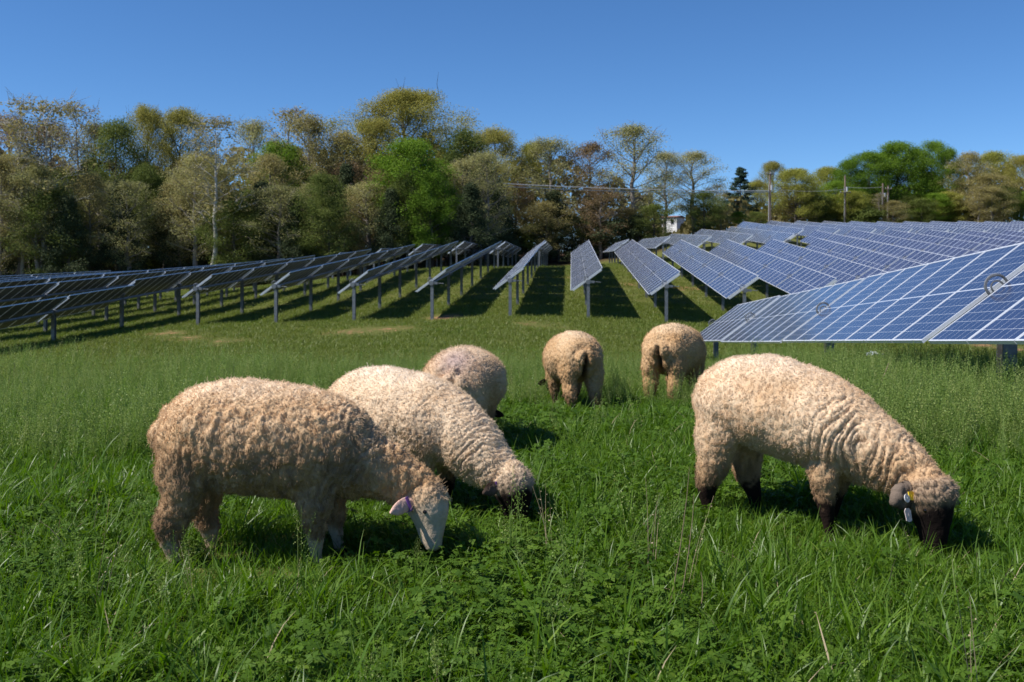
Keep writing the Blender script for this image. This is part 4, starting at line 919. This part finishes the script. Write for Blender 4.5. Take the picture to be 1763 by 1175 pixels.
def weed_clump(name, seed, n, hmin, hmax, spread, size, leaflets=3, long=1.0, mat=None):
    rg = np.random.default_rng(seed); P = []
    for i in range(n):
        r = spread * math.sqrt(rg.uniform()); a = rg.uniform(0, 6.283); h = rg.uniform(hmin, hmax); b = np.array([r * math.cos(a), r * math.sin(a), -.01]); tv = np.clip(rg.normal(.45, .22), 0, 1)
        tip = b + np.array([rg.normal() * .35 * h, rg.normal() * .35 * h, h]); s = np.array([.0012, 0, 0]); P.append(([b - s, b + s, tip + s, tip - s], [(0, 1, 2, 3)], tv))
        n_ = np.array([rg.normal() * .35, rg.normal() * .35, 1.0]); n_ /= np.linalg.norm(n_); a0 = rg.uniform(0, 6.283); sz = size * rg.uniform(.65, 1.3)
        for k in range(leaflets):
            aa = a0 + k * 6.283 / leaflets; d = np.array([math.cos(aa), math.sin(aa), 0.0]); d -= n_ * d.dot(n_); d /= np.linalg.norm(d); v, f = leaflet(tip, d, n_, sz * long, sz * .45); P.append((v, f, tv))
    clump(name, P, mat or M_weed)
def rosette(name, seed, n, l, w):
    rg = np.random.default_rng(seed); P = []
    for i in range(n):
        a = i * 2.4 + rg.uniform(-.3, .3); el = rg.uniform(.35, 1.15); d = np.array([math.cos(a), math.sin(a), 0]); sd = np.array([-d[1], d[0], 0]); v = []; p = np.zeros(3); L = l * rg.uniform(.7, 1.2); e = el
        for k in range(6):
            t = k / 5; ww = w * math.sin(math.pi * (0.08 + .9 * t)) * (1 + .35 * (k % 2)) * rg.uniform(.8, 1.1); up = np.array([0, 0, ww * .35]); v += [p - sd * ww + up, p, p + sd * ww + up]; e -= .32; p = p + (d * math.cos(e) + np.array([0, 0, math.sin(e)])) * L / 5
        P.append((v, [q for k in range(5) for q in ((3*k, 3*k+1, 3*k+4, 3*k+3), (3*k+1, 3*k+2, 3*k+5, 3*k+4))], rg.uniform(.2, .9)))
    clump(name, P, M_weed)
def seed_stalks(name, seed, n, hmin, hmax, mat, pods=30, spread=.05, pod=.0052):
    rg = np.random.default_rng(seed); P = []
    for i in range(n):
        a = rg.uniform(0, 6.283); r = spread * math.sqrt(rg.uniform()); h = rg.uniform(hmin, hmax); v, f, _ = blade(rg, (r * math.cos(a), r * math.sin(a), 0), h, .0017, rg.uniform(.05, .35), rg.uniform(0, 6.283), 4, .8); tv = rg.uniform(.1, .9)
        v = [np.array(q) for q in v]; top = (v[-1] + v[-2]) / 2; mid = (v[4] + v[5]) / 2
        v[-1] = top + np.array([.0008, 0, 0]); v[-2] = top - np.array([.0008, 0, 0]); P.append((v, f, tv))
        for k in range(pods):
            t = k / pods; c = mid + (top - mid) * t + 0; aa = k * 2.4; o = np.array([math.cos(aa), math.sin(aa), .7]) * (.022 * (1 - t) + .004) * rg.uniform(.7, 1.3); q = c + o; s = pod * (1.15 - .5 * t); u = rg.normal(size=3); u /= np.linalg.norm(u); w_ = np.cross(u, rg.normal(size=3)); w_ /= np.linalg.norm(w_)
            P.append(([q - u * s, q + w_ * s * .8, q + u * s, q - w_ * s * .8], [(0, 1, 2, 3)], min(1, tv + .15)))
            P.append(([c, c + np.array([.0005, 0, 0]), q], [(0, 1, 2)], tv))
    clump(name, P, mat)
KIND = []
def reg(fn, name, *a, **k): fn(name, *a, **k); KIND.append(name)
for i in range(4): reg(grass_clump, f'plant_{len(KIND):02d}', 100 + i, 30, .07, .20, .075, .0028, 1.0, M_blade)          # 0-3 medium grass
for i in range(3): reg(grass_clump, f'plant_{len(KIND):02d}', 120 + i, 14, .16, .33, .06, .0046, 1.2, M_blade, 5)       # 4-6 long blades
for i in range(4): reg(weed_clump, f'plant_{len(KIND):02d}', 140 + i, 38, .025, .095, .10, .0165)                           # 7-10 clover
for i in range(2): reg(weed_clump, f'plant_{len(KIND):02d}', 150 + i, 34, .04, .13, .08, .014, 4, 1.5)                   # 11-12 chickweed, taller
for i in range(2): reg(rosette, f'plant_{len(KIND):02d}', 160 + i, 9, .17, .017)                                         # 13-14 broad leaves
for i in range(3): reg(seed_stalks, f'plant_{len(KIND):02d}', 170 + i, 5, .26, .50, M_seed)                              # 15-17 seed heads
for i in range(2): reg(seed_stalks, f'plant_{len(KIND):02d}', 180 + i, 4, .30, .62, M_straw, 5)                          # 18-19 dry straw
for i in range(4): reg(grass_clump, f'plant_{len(KIND):02d}', 190 + i, 30, .035, .10, .16, .0050, 1.1, M_short, 2)       # 20-23 short turf
for i in range(2): reg(grass_clump, f'plant_{len(KIND):02d}', 200 + i, 34, .10, .24, .20, .006, .9, M_blade, 3)          # 24-25 wide mid-distance tuft
for i in range(2): reg(grass_clump, f'plant_{len(KIND):02d}', 210 + i, 9, .08, .22, .10, .0022, 2.6, M_straw, 4)               # 26-27 dead thatch
rg = np.random.default_rng(21)
SH = [(-1.075, 4.29, -2, .97), (-.60, 5.22, -32, .94), (-.285, 6.85, 82, .93), (.575, 9.5, 103, .955), (1.68, 10.3, 62, 1.05), (1.335, 4.90, -42, 1.0)]
HEADS = [(-.36, 4.26), (.03, 4.80), (1.86, 4.42)]
def inside_sheep(x, y, grow=0.0):
    m = np.zeros(len(x), bool)
    for sx, sy, h, sc in SH:
        c, s = math.cos(R_(h)), math.sin(R_(h)); a = ((x - sx) * c + (y - sy) * s) / sc; b = (-(x - sx) * s + (y - sy) * c) / sc
        m |= (((a + .02) / (.50 + grow)) ** 2 + (b / (.27 + grow)) ** 2 < 1)
    return m
def scatter(n, y0, y1, ids, probs, smin, smax, tilt=.16, margin=4.5, keep=None):
    ar = lambda m, a: .2725 * (y1 ** 2 - a ** 2) + m * (y1 - a)
    a0 = .4 if y0 < 3 else y0; n = int(n * ar(margin, a0) / ar(1.2, y0)); y = rg.uniform(a0, y1, n * 4); y = y[rg.uniform(0, 1, n * 4) < (.545 * y + margin) / (.545 * y1 + margin)][:n]; n = len(y); half = .545 * y + margin; x = rg.uniform(-1, 1, n) * half
    k = np.ones(n, bool) if keep is None else keep(x, y); x, y = x[k], y[k]; n = len(x)
    pr = np.array(probs, float); ix = rg.choice(np.array(ids), n, p=pr / pr.sum())
    rot = np.stack([rg.normal(0, tilt, n), rg.normal(0, tilt, n), rg.uniform(0, 6.283, n)], 1)
    sc = rg.uniform(smin, smax, n)
    near_s = inside_sheep(x, y + .12, .10) | inside_sheep(x, y + .30, .04)
    for hx, hy in HEADS: near_s |= ((x - hx) ** 2 / .05 + (y - hy + .22) ** 2 / .10) < 1
    sc = np.where(near_s, np.minimum(sc * .72, .8), sc)              # cropped short where the flock grazes
    return np.stack([x, y, ground(x, y)], 1), ix, rot, sc
def patch(x, y, s, k): return fbm(np.stack([x * s, y * s, x * 0], 1), 2, k)
def fringe(x, y):   # where the tall growth on the near rise ends
    return 13.5 + 2.6 * np.sin(x * .23 + .6) + 2.2 * patch(x, y, .16, 3) + 5.0 * sstep(2.5, 7, x) + 2 * sstep(-4, -9, x)
def build(name, sets, label=None):
    P = np.concatenate([s[0] for s in sets]); ix = np.concatenate([s[1] for s in sets]); rot = np.concatenate([s[2] for s in sets]); sc = np.concatenate([s[3] for s in sets])
    me = bpy.data.meshes.new(name); me.vertices.add(len(P)); me.vertices.foreach_set('co', P.astype(np.float32).ravel())
    a = me.attributes.new('idx', 'INT', 'POINT'); a.data.foreach_set('value', ix.astype(np.int32))
    a = me.attributes.new('rot', 'FLOAT_VECTOR', 'POINT'); a.data.foreach_set('vector', rot.astype(np.float32).ravel())
    a = me.attributes.new('scl', 'FLOAT', 'POINT'); a.data.foreach_set('value', sc.astype(np.float32))
    o = obj(name, me); tag(o, kind='stuff'); m = o.modifiers.new('scatter', 'NODES'); m.node_group = SCAT; return o
def scat_group():
    t = bpy.data.node_groups.new('scatter', 'GeometryNodeTree'); t.interface.new_socket('Geometry', in_out='INPUT', socket_type='NodeSocketGeometry'); t.interface.new_socket('Geometry', in_out='OUTPUT', socket_type='NodeSocketGeometry')
    N = t.nodes; gi = N.new('NodeGroupInput'); go = N.new('NodeGroupOutput'); ip = N.new('GeometryNodeInstanceOnPoints'); ci = N.new('GeometryNodeCollectionInfo')
    ci.inputs['Collection'].default_value = GB; ci.inputs['Separate Children'].default_value = True; ci.inputs['Reset Children'].default_value = True
    ip.inputs['Pick Instance'].default_value = True
    def na(nm, ty):
        x = N.new('GeometryNodeInputNamedAttribute'); x.data_type = ty; x.inputs['Name'].default_value = nm; return x.outputs['Attribute']
    L = t.links; L.new(gi.outputs[0], ip.inputs['Points']); L.new(ci.outputs[0], ip.inputs['Instance']); L.new(na('idx', 'INT'), ip.inputs['Instance Index'])
    L.new(na('rot', 'FLOAT_VECTOR'), ip.inputs['Rotation']); L.new(na('scl', 'FLOAT'), ip.inputs['Scale']); L.new(ip.outputs[0], go.inputs[0]); return t
SCAT = scat_group()
ok = lambda x, y: y < fringe(x, y)
def grassy(x, y): return (y < fringe(x, y)) & (rg.uniform(0, 1, len(x)) < .70 + .6 * patch(x, y, .9, 11))
def weedy(x, y): return (y < fringe(x, y)) & (rg.uniform(0, 1, len(x)) < .58 - .7 * patch(x, y, .9, 11))
def notsheep(x, y): return (y < fringe(x, y)) & ~inside_sheep(x, y, .05)
near = [scatter(15000, 2.0, 11, range(0, 4), [1] * 4, .75, 1.3, keep=lambda x, y: grassy(x, y)),
        scatter(4000, 2.0, 11, range(4, 7), [1] * 3, .7, 1.15, keep=lambda x, y: grassy(x, y) & ~inside_sheep(x, y)),
        scatter(15000, 2.0, 11, range(7, 13), [3, 3, 3, 3, 2, 2], .75, 1.3, keep=weedy),
        scatter(800, 2.0, 11, [13, 14], [1, 1], .7, 1.25, keep=notsheep),
        scatter(170, 2.6, 8, [15, 16, 17], [1] * 3, .6, .95, keep=lambda x, y: notsheep(x, y) & (patch(x, y, .5, 23) > 0)),
        scatter(3600, 6.0, 11, [15, 16, 17], [1] * 3, .6, 1.0, keep=lambda x, y: notsheep(x, y) & (np.abs(x - 1.2) > 1.3 * (y < 9))),
        scatter(5200, 6.5, 15, [15, 16, 17], [1] * 3, 1.0, 1.45, keep=lambda x, y: (x > 2.2 + .12 * (y - 6)) & (x < .6 * y)),
        scatter(3600, 6.2, 13, [15, 16, 17], [1] * 3, .9, 1.4, keep=lambda x, y: (x < -2.0 - .1 * (y - 6)) & (patch(x, y, .45, 51) > .05)),
        scatter(1500, 2.0, 11, [26, 27], [1, 1], .6, 1.3, keep=lambda x, y: patch(x, y, .8, 41) > -.1),
        scatter(70, 2.8, 11, [18, 19], [1, 1], .5, .9, keep=notsheep)]
build('meadow_grass', near)
mid = [scatter(9000, 10.5, 19, [0, 1, 2, 3, 24, 25], [1, 1, 1, 1, 1, 1], .8, 1.3, keep=grassy),
       scatter(5000, 10.5, 19, range(7, 13), [1] * 6, 1.1, 1.8, keep=weedy),
       scatter(8000, 10.5, 20, [15, 16, 17], [1] * 3, .7, 1.05, keep=ok),
       scatter(140, 10.5, 20, [18, 19], [1] * 2, .6, .9, keep=ok)]
build('tall_grass_on_the_rise', mid)
soilv = lambda x, y: sum(a * np.exp(-(((x - sx) / (r * .9)) ** 2 + ((y - sd) / (r * 1.2)) ** 2)) for (sx, sd), r, a in [(pix_ground(px, py), r, a) for px, py, r, a in SOIL])
bare = lambda x, y: (y > fringe(x, y) - 1.5) & (soilv(x, y) < rg.uniform(.25, .7, len(x)))
far = [scatter(26000, 11, 34, range(20, 24), [1] * 4, .8, 1.5, keep=bare), scatter(34000, 34, 60, range(20, 24), [1] * 4, 1.3, 2.4, keep=bare),
       scatter(22000, 60, 105, range(20, 24), [1] * 4, 1.8, 3.0, keep=lambda x, y: y < edge_of_wood(x) + 2),
       scatter(5000, 16, 60, [24, 25], [1, 1], .5, .9, keep=lambda x, y: bare(x, y) & (patch(x, y, .3, 31) > .1))]
build('field_grass', far)
# a few single dry stalks in the foreground, each of them plain to see
def stalk(px0, py0, px1, py1, d, label, r=.0022):
    a = Vector((at(px0, d), d, max(pz(py0, d), g1(at(px0, d), d)))); b_ = Vector((at(px1, d + .05), d + .05, pz(py1, d + .05))); mid_ = a.lerp(b_, .5) + Vector((.012, 0, .01)); m = MB(); m.tube([a, a.lerp(mid_, .5) + Vector((.004, 0, 0)), mid_, b_.lerp(mid_, .4) + Vector((.003, 0, 0)), b_], [r, r, r * .9, r * .7, r * .4], 5)
    tag(obj('dry_stalk', m.mesh('dry_stalk', M_straw)), label, 'dry stalk', 'dry stalks in the foreground grass')
stalk(1146, 1075, 1187, 805, 3.55, 'longest dry stalk leaning right in the foreground, left one of the crossing pair')
stalk(1165, 1060, 1195, 850, 3.6, 'dry stalk crossing just right of the longest foreground stalk')
stalk(1200, 1080, 1207, 985, 3.5, 'short upright dry stalk right of the crossing pair in the foreground')
stalk(1335, 1115, 1410, 1083, 3.25, 'pale dry stalk lying almost flat in the foreground grass')
stalk(1502, 690, 1530, 625, 9.0, 'dry brown weed stalk standing behind the back of the big black-legged sheep', .006)
